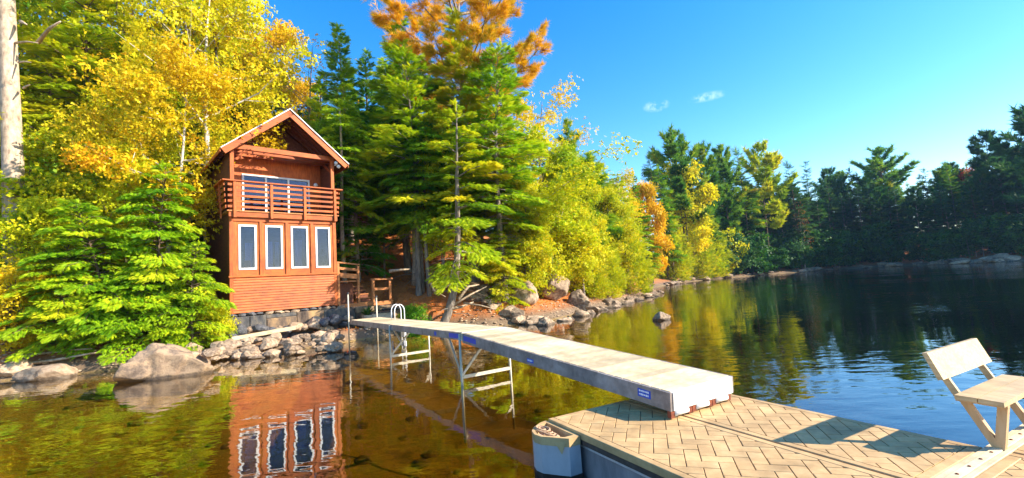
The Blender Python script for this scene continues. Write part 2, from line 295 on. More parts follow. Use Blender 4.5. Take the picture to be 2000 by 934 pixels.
def water_mat():
    m, nt, N, L, out = new_mat('water')
    g = N.new('ShaderNodeNewGeometry')
    def noise(scale, rot, sc3, detail):
        mp = N.new('ShaderNodeMapping'); mp.inputs['Rotation'].default_value = (0, 0, rot); mp.inputs['Scale'].default_value = sc3; L.new(g.outputs['Position'], mp.inputs['Vector'])
        n = N.new('ShaderNodeTexNoise'); n.inputs['Scale'].default_value = scale; n.inputs['Detail'].default_value = detail; n.inputs['Roughness'].default_value = .5; L.new(mp.outputs[0], n.inputs['Vector']); return n
    n1 = noise(1.1, .5, (.55, 1, 1), 2); n2 = noise(4.2, .35, (.5, 1, 1), 2); n3 = noise(.11, .2, (1, 1, 1), 2)
    mask = N.new('ShaderNodeMapRange'); mask.inputs[1].default_value = .42; mask.inputs[2].default_value = .62; mask.inputs[3].default_value = .22; mask.inputs[4].default_value = 1.0; L.new(n3.outputs[0], mask.inputs[0])
    # open water away from the sheltered shore is ruffled a little more
    sp = N.new('ShaderNodeSeparateXYZ'); L.new(g.outputs['Position'], sp.inputs[0])
    ex = N.new('ShaderNodeMapRange'); ex.inputs[1].default_value = 3; ex.inputs[2].default_value = 16; ex.inputs[3].default_value = .75; ex.inputs[4].default_value = 1.25; L.new(sp.outputs[0], ex.inputs[0])
    s = N.new('ShaderNodeMath'); s.operation = 'MULTIPLY'; s.inputs[1].default_value = .35; L.new(n2.outputs[0], s.inputs[0])
    ad = N.new('ShaderNodeMath'); L.new(n1.outputs[0], ad.inputs[0]); L.new(s.outputs[0], ad.inputs[1])
    mu = N.new('ShaderNodeMath'); mu.operation = 'MULTIPLY'; L.new(ad.outputs[0], mu.inputs[0]); L.new(mask.outputs[0], mu.inputs[1])
    mu2 = N.new('ShaderNodeMath'); mu2.operation = 'MULTIPLY'; L.new(mu.outputs[0], mu2.inputs[0]); L.new(ex.outputs[0], mu2.inputs[1])
    b = N.new('ShaderNodeBump'); b.inputs['Strength'].default_value = .5; b.inputs['Distance'].default_value = .055; L.new(mu2.outputs[0], b.inputs['Height'])
    # Schlick reflectance, the same from both sides of the surface so that sunlight reaches the bed
    dt = N.new('ShaderNodeVectorMath'); dt.operation = 'DOT_PRODUCT'; L.new(b.outputs[0], dt.inputs[0]); L.new(g.outputs['Incoming'], dt.inputs[1])
    def mth(op, a, v=None, clamp=False):
        q = N.new('ShaderNodeMath'); q.operation = op; q.use_clamp = clamp
        if isinstance(a, float): q.inputs[0].default_value = a
        else: L.new(a, q.inputs[0])
        if v is not None:
            if isinstance(v, float): q.inputs[1].default_value = v
            else: L.new(v, q.inputs[1])
        return q.outputs[0]
    ca = mth('ABSOLUTE', dt.outputs['Value']); om = mth('SUBTRACT', 1.0, ca, True); p5 = mth('POWER', om, 3.8); fres = mth('ADD', mth('MULTIPLY', p5, 1.1), .03, True)
    t = N.new('ShaderNodeBsdfTransparent'); t.inputs[0].default_value = (1, .97, .9, 1)
    gl = N.new('ShaderNodeBsdfGlossy'); gl.inputs['Roughness'].default_value = .012; L.new(b.outputs[0], gl.inputs['Normal'])
    mx = N.new('ShaderNodeMixShader'); L.new(fres, mx.inputs[0]); L.new(t.outputs[0], mx.inputs[1]); L.new(gl.outputs[0], mx.inputs[2]); L.new(mx.outputs[0], out.inputs[0])
    va = N.new('ShaderNodeVolumeAbsorption'); va.inputs['Color'].default_value = (.60, .52, .05, 1); va.inputs['Density'].default_value = .48; L.new(va.outputs[0], out.inputs['Volume'])
water_mat()
M = MATS

# ------------------------------------------------------------------ terrain
SHORE = np.array([(-220, -60), (-80, -6), (-40, 8), (-22, 13.0), (-15.1, 14.2), (-12.6, 14.9), (-10.6, 16.2), (-8.6, 16.7), (-7.6, 17.9), (-6.6, 19.2), (-5.2, 20.7), (-3.5, 21.0), (-1.2, 20.9), (1.0, 21.9),
    (2.2, 23.2), (4.2, 26.5), (7, 31.5), (10, 36.5), (13, 40.8), (14.0, 44), (13.5, 50), (18.5, 60), (28, 75), (40, 86), (56, 94), (73, 98), (78, 88), (77, 78), (82, 70), (100, 60), (135, 50), (220, 30), (420, -60)], dtype=float)
POLY = np.vstack([SHORE, [(420, 600), (-420, 600), (-420, -60)]])
def shore_d(X, Y):
    """signed distance to the shoreline, positive on land"""
    X = np.asarray(X, float); Y = np.asarray(Y, float); D = np.full(X.shape, 1e9)
    for (x0, y0), (x1, y1) in zip(SHORE[:-1], SHORE[1:]):
        dx, dy = x1 - x0, y1 - y0; t = np.clip(((X - x0) * dx + (Y - y0) * dy) / (dx * dx + dy * dy), 0, 1)
        D = np.minimum(D, np.hypot(X - x0 - t * dx, Y - y0 - t * dy))
    ins = np.zeros(X.shape, bool); n = len(POLY)
    for i in range(n):
        x0, y0 = POLY[i]; x1, y1 = POLY[(i + 1) % n]
        c = ((y0 > Y) != (y1 > Y)) & (X < (x1 - x0) * (Y - y0) / ((y1 - y0) + 1e-12) + x0)
        ins ^= c
    return np.where(ins, D, -D)
def wob(X, Y):
    return (np.sin(X * 1.7 + Y * .6) * np.cos(Y * 1.3 - X * .4) * .5 + np.sin(X * .63 - Y * .41 + 1.3) + .35 * np.sin(X * 3.9 + 1.1) * np.cos(Y * 4.3 + .4))
def height(X, Y):
    X = np.asarray(X, float); Y = np.asarray(Y, float); d = shore_d(X, Y); w = wob(X, Y)
    far = np.clip((np.hypot(X, Y) - 45) / 40, 0, 1)
    sl = .43 * (1 - far) + .20 * far
    dl = np.maximum(d, 0)
    lin = np.where(dl < 26, dl, 26 + 14 * (1 - np.exp(-(dl - 26) / 14)))
    land = .50 * (1 - np.exp(-dl / .9)) + sl * lin * (1 - .55 * np.exp(-dl / 2.2)) + w * .10 * np.clip(dl / 2, 0, 1)
    cx_, cy_2 = X + 11.34, Y - 18; lx = cx_ * .7314 + cy_2 * .682; ly = -cx_ * .682 + cy_2 * .7314
    inn = np.clip(1 - np.maximum(np.maximum(-1.0 - lx, lx - 6.8), np.maximum(-9 - ly, ly - 1.2)) / .8, 0, 1)
    land = land * (1 - inn) + np.minimum(land, .30 + .10 * w) * inn
    dw = np.maximum(-d, 0)
    bed = -.10 * np.clip(dw / .6, 0, 1) - .15 * np.minimum(dw, 4) - .34 * np.clip(dw - 4, 0, 22) + w * .08 * np.clip(dw / 2, 0, 1)
    return np.where(d > 0, land, bed)
def gz(x, y): return float(height(np.array([x]), np.array([y]))[0])
def axis(c0, c1, st, lo, hi):
    a = list(np.arange(c0, c1 + 1e-6, st)); s = st; v = c0
    while v > lo: s *= 1.13; v -= s; a.insert(0, v)
    s = st; v = a[-1]
    while v < hi: s *= 1.13; v += s; a.append(v)
    return np.array(a)
gx = axis(-22, 16, .34, -420, 420); gy = axis(3, 44, .34, -60, 600)
GX, GY = np.meshgrid(gx, gy); GZ = height(GX, GY)
V = np.stack([GX.ravel(), GY.ravel(), GZ.ravel()], 1); nx, ny = len(gx), len(gy)
ii, jj = np.meshgrid(np.arange(nx - 1), np.arange(ny - 1)); a0 = (jj * nx + ii).ravel()
me = np_mesh('ground', V, np.stack([a0, a0 + 1, a0 + nx + 1, a0 + nx], 1), smooth=True)
tag(link('ground', me, M['ground']), kind='structure')
wb = MB().box(-400, 400, -58, 590, -14, 0)
tag(wb.build('lake_water', M['water']), kind='structure')

# ------------------------------------------------------------------ trees: foliage templates
def tmpl_spray(npair=6, wid=.42):
    V = []; Fs = []
    for i in range(npair):
        x = i / npair * .92; ln = wid * (1 - .72 * (i / npair)) * (1.0 if i else .6)
        for s in (-1, 1):
            b = len(V); w = .075
            V += [(x - w, 0, 0), (x + w, 0, 0), (x + ln * .75, s * ln, -.10 * ln - .03)]; Fs.append((b, b + 1, b + 2))
    b = len(V); V += [(.75, .05, 0), (.75, -.05, 0), (1.08, 0, -.06)]; Fs.append((b, b + 1, b + 2))
    return np.array(V), np.array(Fs)
def tmpl_tuft(n=13, spread=1.0, w=.05, seed=3):
    r = np.random.default_rng(seed); V = []; Fs = []
    for i in range(n):
        th = 2 * math.pi * i / n + r.uniform(-.3, .3); e = r.uniform(.25, 1.0) * spread
        d = np.array([math.cos(e), math.sin(e) * math.cos(th), math.sin(e) * math.sin(th)]); L_ = r.uniform(.75, 1.1)
        q = np.cross(d, r.normal(size=3)); q /= np.linalg.norm(q); x0 = np.array([r.uniform(-.25, .15), 0, 0])
        b = len(V); V += [x0 + q * w, x0 - q * w, x0 + d * L_]; Fs.append((b, b + 1, b + 2))
    return np.array(V), np.array(Fs)
def tmpl_leaf():
    V = [(0, 0, 0), (.45, .33, .06), (1, 0, -.05), (.45, -.33, .06)]; return np.array(V, float), np.array([(0, 1, 2), (0, 2, 3)])
def tmpl_cluster(n=4, seed=5):
    r = np.random.default_rng(seed); V = []; Fs = []
    lv, lf = tmpl_leaf()
    for i in range(n):
        th = 2 * math.pi * i / n + r.uniform(-.5, .5); c, s = math.cos(th), math.sin(th)
        R_ = np.array([[c, -s, 0], [s, c, 0], [0, 0, 1]]); t = r.uniform(-.7, .7); T_ = np.array([[math.cos(t), 0, math.sin(t)], [0, 1, 0], [-math.sin(t), 0, math.cos(t)]])
        b = len(V); off = r.normal(size=3) * np.array([.5, .5, .3])
        V += list((lv @ T_.T) @ R_.T + off); Fs += [tuple(b + k for k in f) for f in lf]
    return np.array(V), np.array(Fs)
def scatter(tv, tf, P, X, Z, S, tint):
    n, k = len(P), len(tv)
    X = X / (np.linalg.norm(X, axis=1, keepdims=True) + 1e-9)
    Z = Z - X * (Z * X).sum(1, keepdims=True); Z = Z / (np.linalg.norm(Z, axis=1, keepdims=True) + 1e-9)
    Y = np.cross(Z, X); R_ = np.stack([X, Y, Z], 1)
    Vv = np.einsum('kj,njm->nkm', tv, R_) * S[:, None, None] + P[:, None, :]
    Ff = tf[None] + (np.arange(n) * k)[:, None, None]
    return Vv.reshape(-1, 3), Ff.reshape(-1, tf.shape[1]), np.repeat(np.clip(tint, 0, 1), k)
class Proto: pass
def limb_mesh(name, tubes, n=5):
    V = []; Fs = []
    for pts, rad, nn in tubes:
        v, f = tube_np(pts, rad, nn, False); b = len(V); V += [tuple(p) for p in v]; Fs += [tuple(b + i for i in q) for q in f]
    me = np_mesh(name, np.array(V), np.array(Fs), smooth=True); return me
def conifer(name, Ht, R, nbr, start, e0, e1, droop, upt, nspray, slen, tv, seed, prof='cone', lean=(0, 0), tr=.022, fan=.5, flat=.35, taper_in=.15, barebr=0, clump=0.0, base_lean=False):
    r = np.random.default_rng(seed); tv, tf = tv; p = Proto(); p.H = Ht; p.R = R
    lf = (lambda t: 1 - np.exp(-5 * np.maximum(t, -.02))) if base_lean else (lambda t: t * t)
    def axis_pt(h):
        t = h / Ht; return np.array([lean[0] * lf(t) + .10 * math.sin(t * 5 + seed), lean[1] * lf(t) + .08 * math.cos(t * 4 + seed), h])
    tubes = [([axis_pt(Ht * q) for q in np.linspace(-.02, 1, 22)], [tr * Ht * max(.06, max(0, 1 - q) ** .85) * (1.25 if q < .03 else 1) for q in np.linspace(0, 1, 22)], 9)]
    B = []
    for i in range(nbr):
        t = start + (1 - start) * max(0.0, (i + r.uniform(-.4, .4)) / nbr) ** .93; t = min(max(t, start), .985)
        u = (t - start) / (1 - start)
        if prof == 'cone': w = (1 - u) ** .8 * (.55 + .45 * min(1, u * 6)) + .05
        elif prof == 'pine': w = (math.sin(math.pi * min(1, .16 + .86 * u)) ** .7) * .95 + .10
        elif prof == 'hem': w = (1 - u) ** .55 * (.75 + .25 * min(1, u * 5)) + .04
        elif prof == 'spire': w = (1 - u) ** 1.0 * .95 + .05
        else: w = 1 - u * .6
        L_ = R * w * (r.uniform(.22, 1.15) if base_lean else r.uniform(.45, 1.2)); az = i * 2.399 + r.uniform(-.5, .5)
        e = math.radians(e0 + (e1 - e0) * u + r.uniform(-8, 8))
        B.append((t * Ht, L_, az, e))
    B = np.array(B); nb = len(B)
    def bpt(idx, s):
        h, L_, a_, e = B[idx].T; rr = s * L_ * np.cos(e)
        z = h + L_ * (s * np.sin(e) - droop * s * s + upt * np.maximum(s - .45, 0) ** 2)
        tq = h / Ht; base = np.stack([lean[0] * lf(tq) + .10 * np.sin(tq * 5 + seed), lean[1] * lf(tq) + .08 * np.cos(tq * 4 + seed)], 1)
        return np.stack([base[:, 0] + rr * np.cos(a_), base[:, 1] + rr * np.sin(a_), z], 1)
    for i in range(nb):
        ss = np.array([0, .33, .66, 1.0]); pts = bpt(np.full(4, i), ss); rb = .011 * B[i, 1] + .006
        tubes.append((list(pts), [rb * 1.5, rb, rb * .6, rb * .2], 4))
    for i in range(barebr):
        h = Ht * r.uniform(.06, start + .1); a_ = r.uniform(0, 6.28); L_ = R * r.uniform(.2, .6)
        b0 = axis_pt(h); tubes.append(([b0, b0 + np.array([math.cos(a_) * L_ * .5, math.sin(a_) * L_ * .5, -.02 * L_]), b0 + np.array([math.cos(a_) * L_, math.sin(a_) * L_, -.22 * L_])], [.022, .014, .004], 4))
    pw = B[:, 1] ** 1.6; pw /= pw.sum()
    idx = r.choice(nb, nspray, p=pw); s = r.uniform(0, 1, nspray) ** .75 * (1 - taper_in) + taper_in
    if clump > 0: s = np.clip(np.round(s * 5 + r.normal(0, .22, nspray)) / 5 + r.normal(0, .03, nspray), taper_in, 1.03)
    side = r.choice([-1, 1], nspray); q = r.uniform(0, 1, nspray) ** .9
    P0 = bpt(idx, s); P1 = bpt(idx, np.minimum(s + .05, 1.05)); T_ = P1 - P0; T_ /= np.linalg.norm(T_, axis=1, keepdims=True) + 1e-9
    Nn = np.cross(np.array([0, 0, 1.0]), T_); Nn /= np.linalg.norm(Nn, axis=1, keepdims=True) + 1e-9
    L_ = B[idx, 1]; wd = fan * L_ * (1.02 - s) + .10 * L_ * (s > .5)
    lat = (q * wd * side)[:, None]
    P = P0 + Nn * lat + T_ * np.abs(lat) * .55; P[:, 2] -= .25 * np.abs(lat[:, 0]) * (q) * droop * 2
    P += r.normal(size=P.shape) * np.array([.04, .04, .03]) * min(1.5, R * .4) 
    D = T_ + Nn * (side * (.25 + .75 * q))[:, None]; D[:, 2] += r.normal(0, .22, nspray) - .18 * droop * 3 + upt * .25
    Z = np.tile(np.array([0, 0, 1.0]), (nspray, 1)) + r.normal(size=(nspray, 3)) * flat
    S = slen * r.uniform(.65, 1.25, nspray)
    brt = r.normal(0, .16, nb)[idx]
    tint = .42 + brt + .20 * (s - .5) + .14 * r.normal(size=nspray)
    V, Ff, tt = scatter(tv, tf, P, D, Z, S, tint)
    # leader
    nl = 14; Pl = np.stack([np.full(nl, lean[0]), np.full(nl, lean[1]), Ht * (1 - r.uniform(0, .05, nl))], 1); Dl = r.normal(size=(nl, 3)) * .5; Dl[:, 2] += .9
    v2, f2, t2 = scatter(tv, tf, Pl, Dl, r.normal(size=(nl, 3)), np.full(nl, slen * .8), np.full(nl, .6))
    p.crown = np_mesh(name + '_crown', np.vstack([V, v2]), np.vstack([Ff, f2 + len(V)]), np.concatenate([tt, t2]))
    p.trunk = limb_mesh(name + '_trunk', tubes)
    return p
def broadleaf(name, Ht, R, nl, leaf, seed, crown0=.25, lean=(0, 0), nlimb=11, tr=.016, stems=1, clr=.8, zsq=.75, tv=None, shape='round', sub=4, bark_bend=.3):
    r = np.random.default_rng(seed); p = Proto(); p.H = Ht; p.R = R; tubes = []; centers = []
    for st in range(stems):
        so = np.array([r.uniform(-.25, .25), r.uniform(-.25, .25), 0]) * 0.0; sl = np.array([lean[0] + (r.uniform(-.14, .14) * Ht if stems > 1 else 0), lean[1] + (r.uniform(-.14, .14) * Ht if stems > 1 else 0)])
        ph = r.uniform(0, 6)
        def ap(t): return so + np.array([sl[0] * max(t, 0) ** 1.4 + bark_bend * math.sin(t * 4 + ph) * t, sl[1] * max(t, 0) ** 1.4 + bark_bend * .8 * math.cos(t * 3.4 + ph) * t, Ht * .93 * t])
        ts = np.linspace(-.02, 1, 24); tubes.append(([ap(t) for t in ts], [tr * Ht * max(0, 1.03 - t) ** .9 * (.75 if stems > 1 else 1) + .008 for t in ts], 8))
        for i in range(nlimb):
            t = crown0 * .8 + (.97 - crown0 * .8) * (i + r.uniform(0, 1)) / nlimb
            u = (t - crown0 * .8) / (1 - crown0 * .8)
            w = math.sin(math.pi * (.15 + .80 * u)) ** .6 if shape == 'round' else (1 - u) ** .55 * .95 + .12
            L_ = R * w * r.uniform(.7, 1.1) / (1.25 if stems > 1 else 1); a_ = i * 2.4 + r.uniform(-.6, .6); e = math.radians(r.uniform(15, 55))
            b0 = ap(t); d = np.array([math.cos(a_) * math.cos(e), math.sin(a_) * math.cos(e), math.sin(e) * .8]); mid = b0 + d * L_ * .5 + r.normal(size=3) * .08 * L_; end = b0 + d * L_ + np.array([0, 0, r.uniform(-.12, .12) * L_])
            rb = tr * Ht * (1.05 - t) * .55 + .006; tubes.append(([b0, mid, end], [rb, rb * .6, rb * .2], 5)); centers += [(end, 1.0), (mid, .8)]
            for k in range(sub):
                fq = r.uniform(.35, .95); bb = b0 + (mid - b0) * fq * 2 if fq < .5 else mid + (end - mid) * (fq * 2 - 1); dd = d + r.normal(size=3) * .75; dd[2] = dd[2] * .6 + .15; dd /= np.linalg.norm(dd); e2 = bb + dd * L_ * r.uniform(.3, .6)
                tubes.append(([bb, e2], [rb * .4, rb * .12], 4)); centers.append((e2, .9))
        centers.append((ap(1.0), .7))
    C = np.array([c for c, _ in centers]); wgt = np.array([w for _, w in centers]) * r.uniform(.4, 1.4, len(centers)); wgt /= wgt.sum()
    idx = r.choice(len(C), nl, p=wgt); rad = clr * r.uniform(.7, 1.25, len(C))
    g = r.normal(size=(nl, 3)); g /= np.linalg.norm(g, axis=1, keepdims=True); g *= (r.uniform(0, 1, nl) ** .5)[:, None]
    P = C[idx] + g * rad[idx][:, None] * np.array([1, 1, zsq]); P[:, 2] = np.maximum(P[:, 2], .05)
    D = r.normal(size=(nl, 3)); D[:, 2] -= .5; Z = r.normal(size=(nl, 3)) * .7 + g * .5; Z[:, 2] += .6
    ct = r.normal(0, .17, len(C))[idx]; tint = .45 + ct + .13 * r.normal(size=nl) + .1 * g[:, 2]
    tv, tf = tv if tv else tmpl_cluster(4, seed)
    V, Ff, tt = scatter(tv, tf, P, D, Z, leaf * r.uniform(.65, 1.3, nl), tint)
    p.crown = np_mesh(name + '_crown', V, Ff, tt); p.trunk = limb_mesh(name + '_trunk', tubes)
    return p
def cedar(name, Ht, R, n, slen, seed):
    r = np.random.default_rng(seed); p = Proto(); p.H = Ht; p.R = R
    tubes = [([(0, 0, -.1), (.03, .02, Ht * .5), (0, 0, Ht * .98)], [.022 * Ht, .014 * Ht, .01], 8)]
    nc = 150; u = r.uniform(0, 1, nc) ** 1.15; a_ = r.uniform(0, 6.28, nc); pr = np.clip((1 - u) ** .62 * (.55 + .45 * np.minimum(1, u * 5)), .04, 1) * R
    rr = pr * r.uniform(.55, 1.02, nc); C = np.stack([rr * np.cos(a_), rr * np.sin(a_), Ht * (.03 + .97 * u)], 1); cr = (.11 * R + .26 * pr) * r.uniform(.7, 1.3, nc)
    for i in range(0, nc, 3): tubes.append(([(0, 0, max(.1, C[i, 2] - .5 * rr[i])), tuple(C[i])], [.03, .006], 4))
    wg = cr ** 2 * r.uniform(.6, 1.3, nc); wg /= wg.sum(); idx = r.choice(nc, n, p=wg)
    g = r.normal(size=(n, 3)); g /= np.linalg.norm(g, axis=1, keepdims=True); g *= (r.uniform(0, 1, n) ** .4)[:, None]
    P = C[idx] + g * cr[idx][:, None] * np.array([1, 1, 1.25]); P[:, 2] = np.maximum(P[:, 2], .02)
    out_ = np.stack([np.cos(a_[idx]), np.sin(a_[idx]), np.zeros(n)], 1); D = out_ + r.normal(size=(n, 3)) * .5; D[:, 2] += .45
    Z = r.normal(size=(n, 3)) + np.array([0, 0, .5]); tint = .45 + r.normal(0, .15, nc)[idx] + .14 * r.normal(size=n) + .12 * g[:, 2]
    tv, tf = tmpl_spray(4, .5); V, Ff, tt = scatter(tv, tf, P, D, Z, slen * r.uniform(.6, 1.3, n), tint)
    p.crown = np_mesh(name + '_crown', V, Ff, tt); p.trunk = limb_mesh(name + '_trunk', tubes); return p

SP = tmpl_spray(6, .45); TU = tmpl_tuft(13, 1.15, .035); TUF = tmpl_tuft(8, 1.2, .09, 9); SPF = tmpl_spray(3, .5)
PR = {}
PR['hem_s1'] = conifer('hem_s1', 5.5, 2.3, 85, .03, 8, 40, .42, 0, 11000, .18, SP, 21, 'hem', tr=.013, fan=.62, flat=.55)
PR['hem_s2'] = conifer('hem_s2', 4.5, 2.2, 75, .03, 10, 38, .45, 0, 10000, .17, SP, 22, 'hem', lean=(.5, -.3), tr=.013, fan=.6, flat=.55)
PR['hem_m1'] = conifer('hem_m1', 12, 3.2, 100, .07, 2, 35, .32, 0, 9000, .33, SP, 23, 'hem', tr=.014, fan=.5, barebr=14)
PR['hem_m2'] = conifer('hem_m2', 14, 3.4, 100, .14, 2, 35, .30, 0, 9000, .34, SP, 24, 'hem', lean=(.6, .2), tr=.014, fan=.5, barebr=20)
PR['fir_1'] = conifer('fir_1', 16, 2.7, 120, .12, -6, 40, .20, .1, 9000, .34, SP, 25, 'cone', tr=.013, fan=.42, barebr=22)
PR['fir_2'] = conifer('fir_2', 18, 3.0, 115, .16, -8, 42, .18, .12, 9500, .35, SP, 26, 'cone', lean=(-.5, .2), tr=.013, fan=.4, barebr=26)
PR['lean_spruce'] = conifer('lean_spruce', 13, 4.0, 42, .27, -4, 42, .34, .08, 7500, .30, SP, 27, 'hem', lean=(1.7, .2), tr=.020, fan=.45, barebr=22, base_lean=True)
PR['spruce_high'] = conifer('spruce_high', 15, 3.5, 95, .30, -4, 38, .22, .1, 9500, .34, SP, 71, 'hem', lean=(.4, .2), tr=.013, fan=.5, barebr=26)
PR['pine_1'] = conifer('pine_1', 23, 6.0, 62, .30, 4, 48, .16, .75, 11000, .44, TU, 28, 'pine', tr=.013, fan=.30, flat=.6, taper_in=.32, barebr=14, clump=1)
PR['pine_2'] = conifer('pine_2', 20, 5.0, 60, .22, 2, 45, .14, .6, 7000, .42, TU, 29, 'pine', tr=.012, fan=.32, flat=.6, taper_in=.3, barebr=14, clump=1)
PR['pine_young'] = conifer('pine_young', 9, 2.6, 60, .05, 10, 55, .10, .35, 4200, .36, TU, 30, 'cone', tr=.012, fan=.35, flat=.6, taper_in=.2, clump=1)
PR['maple_1'] = broadleaf('maple_1', 13, 4.2, 11000, .14, 41, .22, (1.0, 0), 13, .013, 1, 1.15)
PR['maple_2'] = broadleaf('maple_2', 12, 3.8, 10500, .14, 42, .2, (-.8, .3), 13, .013, 2, 1.1)
PR['birch_1'] = broadleaf('birch_1', 9, 2.9, 9000, .105, 43, .3, (1.4, -.3), 12, .010, 1, .85)
PR['birch_sparse'] = broadleaf('birch_sparse', 12, 3.4, 1900, .14, 44, .3, (.3, 0), 14, .010, 1, .9)
PR['shrub_1'] = broadleaf('shrub_1', 3.0, 1.5, 3600, .09, 45, .05, (0, 0), 7, .012, 4, .5)
PR['shrub_2'] = broadleaf('shrub_2', 5.0, 2.0, 5200, .11, 46, .05, (.3, 0), 9, .010, 3, .65)
PR['bare'] = broadleaf('bare', 13, 3.0, 420, .12, 47, .3, (0, 0), 18, .010, 1, .8, sub=7)
PR['cedar_1'] = cedar('cedar_1', 8, 2.1, 6500, .30, 51)
PR['cedar_2'] = cedar('cedar_2', 7, 2.3, 6500, .30, 52)
PR['round_bush'] = broadleaf('round_bush', 1.5, .75, 2600, .055, 53, .02, (0, 0), 8, .012, 4, .30)
PR['far_pine_1'] = conifer('far_pine_1', 24, 5.6, 44, .34, 2, 45, .10, .6, 2300, 1.05, TUF, 61, 'pine', tr=.010, fan=.30, flat=.4, taper_in=.25, barebr=10, clump=1)
PR['far_pine_2'] = conifer('far_pine_2', 26, 5.0, 46, .30, 0, 48, .12, .5, 2300, 1.05, TUF, 62, 'pine', lean=(.8, .3), tr=.010, fan=.30, flat=.4, taper_in=.25, barebr=12, clump=1)
PR['far_spruce_1'] = conifer('far_spruce_1', 20, 3.2, 80, .18, -12, 35, .12, .1, 2600, .85, SPF, 63, 'cone', tr=.010, fan=.42, barebr=16)
PR['far_spruce_2'] = conifer('far_spruce_2', 22, 3.5, 75, .26, -10, 40, .12, .1, 2500, .9, SPF, 64, 'cone', lean=(.6, 0), tr=.010, fan=.42, barebr=20)
PR['far_leaf'] = broadleaf('far_leaf', 13, 3.6, 3200, .34, 65, .18, (.3, 0), 12, .010, 1, 1.2)
PR['far_under'] = broadleaf('far_under', 6, 2.6, 1700, .34, 66, .05, (0, 0), 9, .010, 2, 1.0)

TREE_N = 0
def tree(proto, x, y, Ht, wf, leafm, barkm, name, label, cat, group=None, rz=None, tilt=(0, 0), sink=.12, z=None):
    global TREE_N
    p = PR[proto]; s = Ht / p.H
    if rz is None: rz = (TREE_N * 2.13) % 6.283
    TREE_N += 1
    zz = gz(x, y) - sink if z is None else z
    root = empty(name, (x, y, zz), 0)
    root.rotation_euler = (tilt[0], tilt[1], rz); root.scale = (s * wf, s * wf, s)
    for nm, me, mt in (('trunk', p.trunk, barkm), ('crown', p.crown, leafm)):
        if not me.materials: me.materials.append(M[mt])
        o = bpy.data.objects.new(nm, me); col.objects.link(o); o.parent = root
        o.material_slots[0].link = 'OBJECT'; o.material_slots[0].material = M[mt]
    tag(root, label, cat, group); return root
def tree_px(proto, px, py, depth, wf, leafm, barkm, name, label, cat, group=None, rz=None, tilt=(0, 0), hmin=1.0):
    """px,py: where the tip stands in the survey picture; depth: distance along the view axis"""
    t = at(px, py, depth)
    while shore_d(np.array([t.x]), np.array([t.y]))[0] < .9 and depth < 200: depth *= 1.015; t = at(px, py, depth)
    z0 = gz(t.x, t.y) - .12
    return tree(proto, t.x, t.y, max(hmin, t.z - z0), wf, leafm, barkm, name, label, cat, group, rz, tilt)
#--SECTION:TREES
LB = 'trees on the bank left of the cabin'; RB = 'trees on the slope right of the cabin'; PT = 'trees along the rocky point'; FS = 'trees on the far shore'
T = tree_px
# left bank, nearest to the water first
T('hem_s1', 318, 318, 17.2, .82, 'hemlock', 'bark_brown', 'hemlock_tree', 'tall bright green feathery hemlock pressed against the cabin\'s left wall', 'tree', LB)
T('hem_s2', 372, 470, 16.6, .85, 'hemlock', 'bark_brown', 'hemlock_tree', 'small bright hemlock spreading beside the cabin\'s lower left corner', 'tree', LB)
T('hem_s2', 200, 395, 16.2, 1.0, 'hemlock', 'bark_brown', 'hemlock_tree', 'green hemlock with drooping sprays behind the big boulder', 'tree', LB)
T('hem_s1', 130, 455, 15.6, 1.05, 'hemlock', 'bark_brown', 'hemlock_tree', 'low dark green hemlock above the driftwood branches', 'tree', LB)
T('hem_s2', 275, 500, 15.9, 1.1, 'hemlock', 'bark_brown', 'hemlock_tree', 'low hemlock leaning out over the back of the boulder', 'tree', LB)
T('hem_s1', 60, 320, 17.5, .9, 'hemlock', 'bark_brown', 'hemlock_tree', 'shaded hemlock below the thick pale trunk', 'tree', LB)
T('shrub_1', 20, 520, 15.2, 1.0, 'leaf_gold', 'bark_brown', 'leafy_shrub', 'gold leaved shrub at the left edge above the shore', 'shrub')
T('shrub_1', 425, 590, 16.4, .7, 'leaf_lime', 'bark_brown', 'leafy_shrub', 'yellow green shrub at the foot of the cabin\'s left corner', 'shrub')
T('shrub_2', 255, 300, 18.6, 1.0, 'leaf_lime', 'bark_brown', 'leafy_shrub', 'tall yellow green shrub under the leaning yellow birch', 'shrub')
T('birch_1', 318, 118, 19.0, .95, 'leaf_yellow', 'bark_birch', 'birch_tree', 'yellow birch leaning toward the cabin roof on a pale thin trunk', 'tree', LB, rz=0.2)
T('hem_m1', 105, 60, 20.5, 1.0, 'hemlock_yellow', 'bark_brown', 'hemlock_tree', 'yellow green hemlock with level boughs just right of the thick pale trunk', 'tree', LB)
T('hem_m2', 185, -60, 21.5, .95, 'hemlock_yellow', 'bark_brown', 'hemlock_tree', 'tall yellow green hemlock whose brown trunk shows between its boughs', 'tree', LB)
T('hem_m1', 235, 90, 23.0, .9, 'hemlock', 'bark_brown', 'hemlock_tree', 'green hemlock behind the yellow birch crown', 'tree', LB)
T('hem_m2', -40, 20, 20.0, 1.0, 'fir', 'bark_brown', 'hemlock_tree', 'dark hemlock cut by the left edge of the photo', 'tree', LB)
T('maple_1', 290, -80, 24.0, 1.0, 'leaf_lime', 'bark_grey', 'maple_tree', 'broad lime yellow maple rising out of the top of the photo', 'tree', LB)
T('birch_sparse', 402, -70, 22.0, 1.0, 'leaf_yellow', 'bark_birch', 'birch_tree', 'tall white birch with forked pale limbs and golden leaves', 'tree', LB, rz=1.2)
T('maple_2', 440, -10, 27.0, 1.0, 'leaf_yellow', 'bark_grey', 'maple_tree', 'yellow maple just behind the white birch', 'tree', LB)
T('maple_1', 535, 62, 33.0, .95, 'leaf_gold', 'bark_grey', 'maple_tree', 'orange gold maple standing highest over the cabin roof', 'tree', LB)
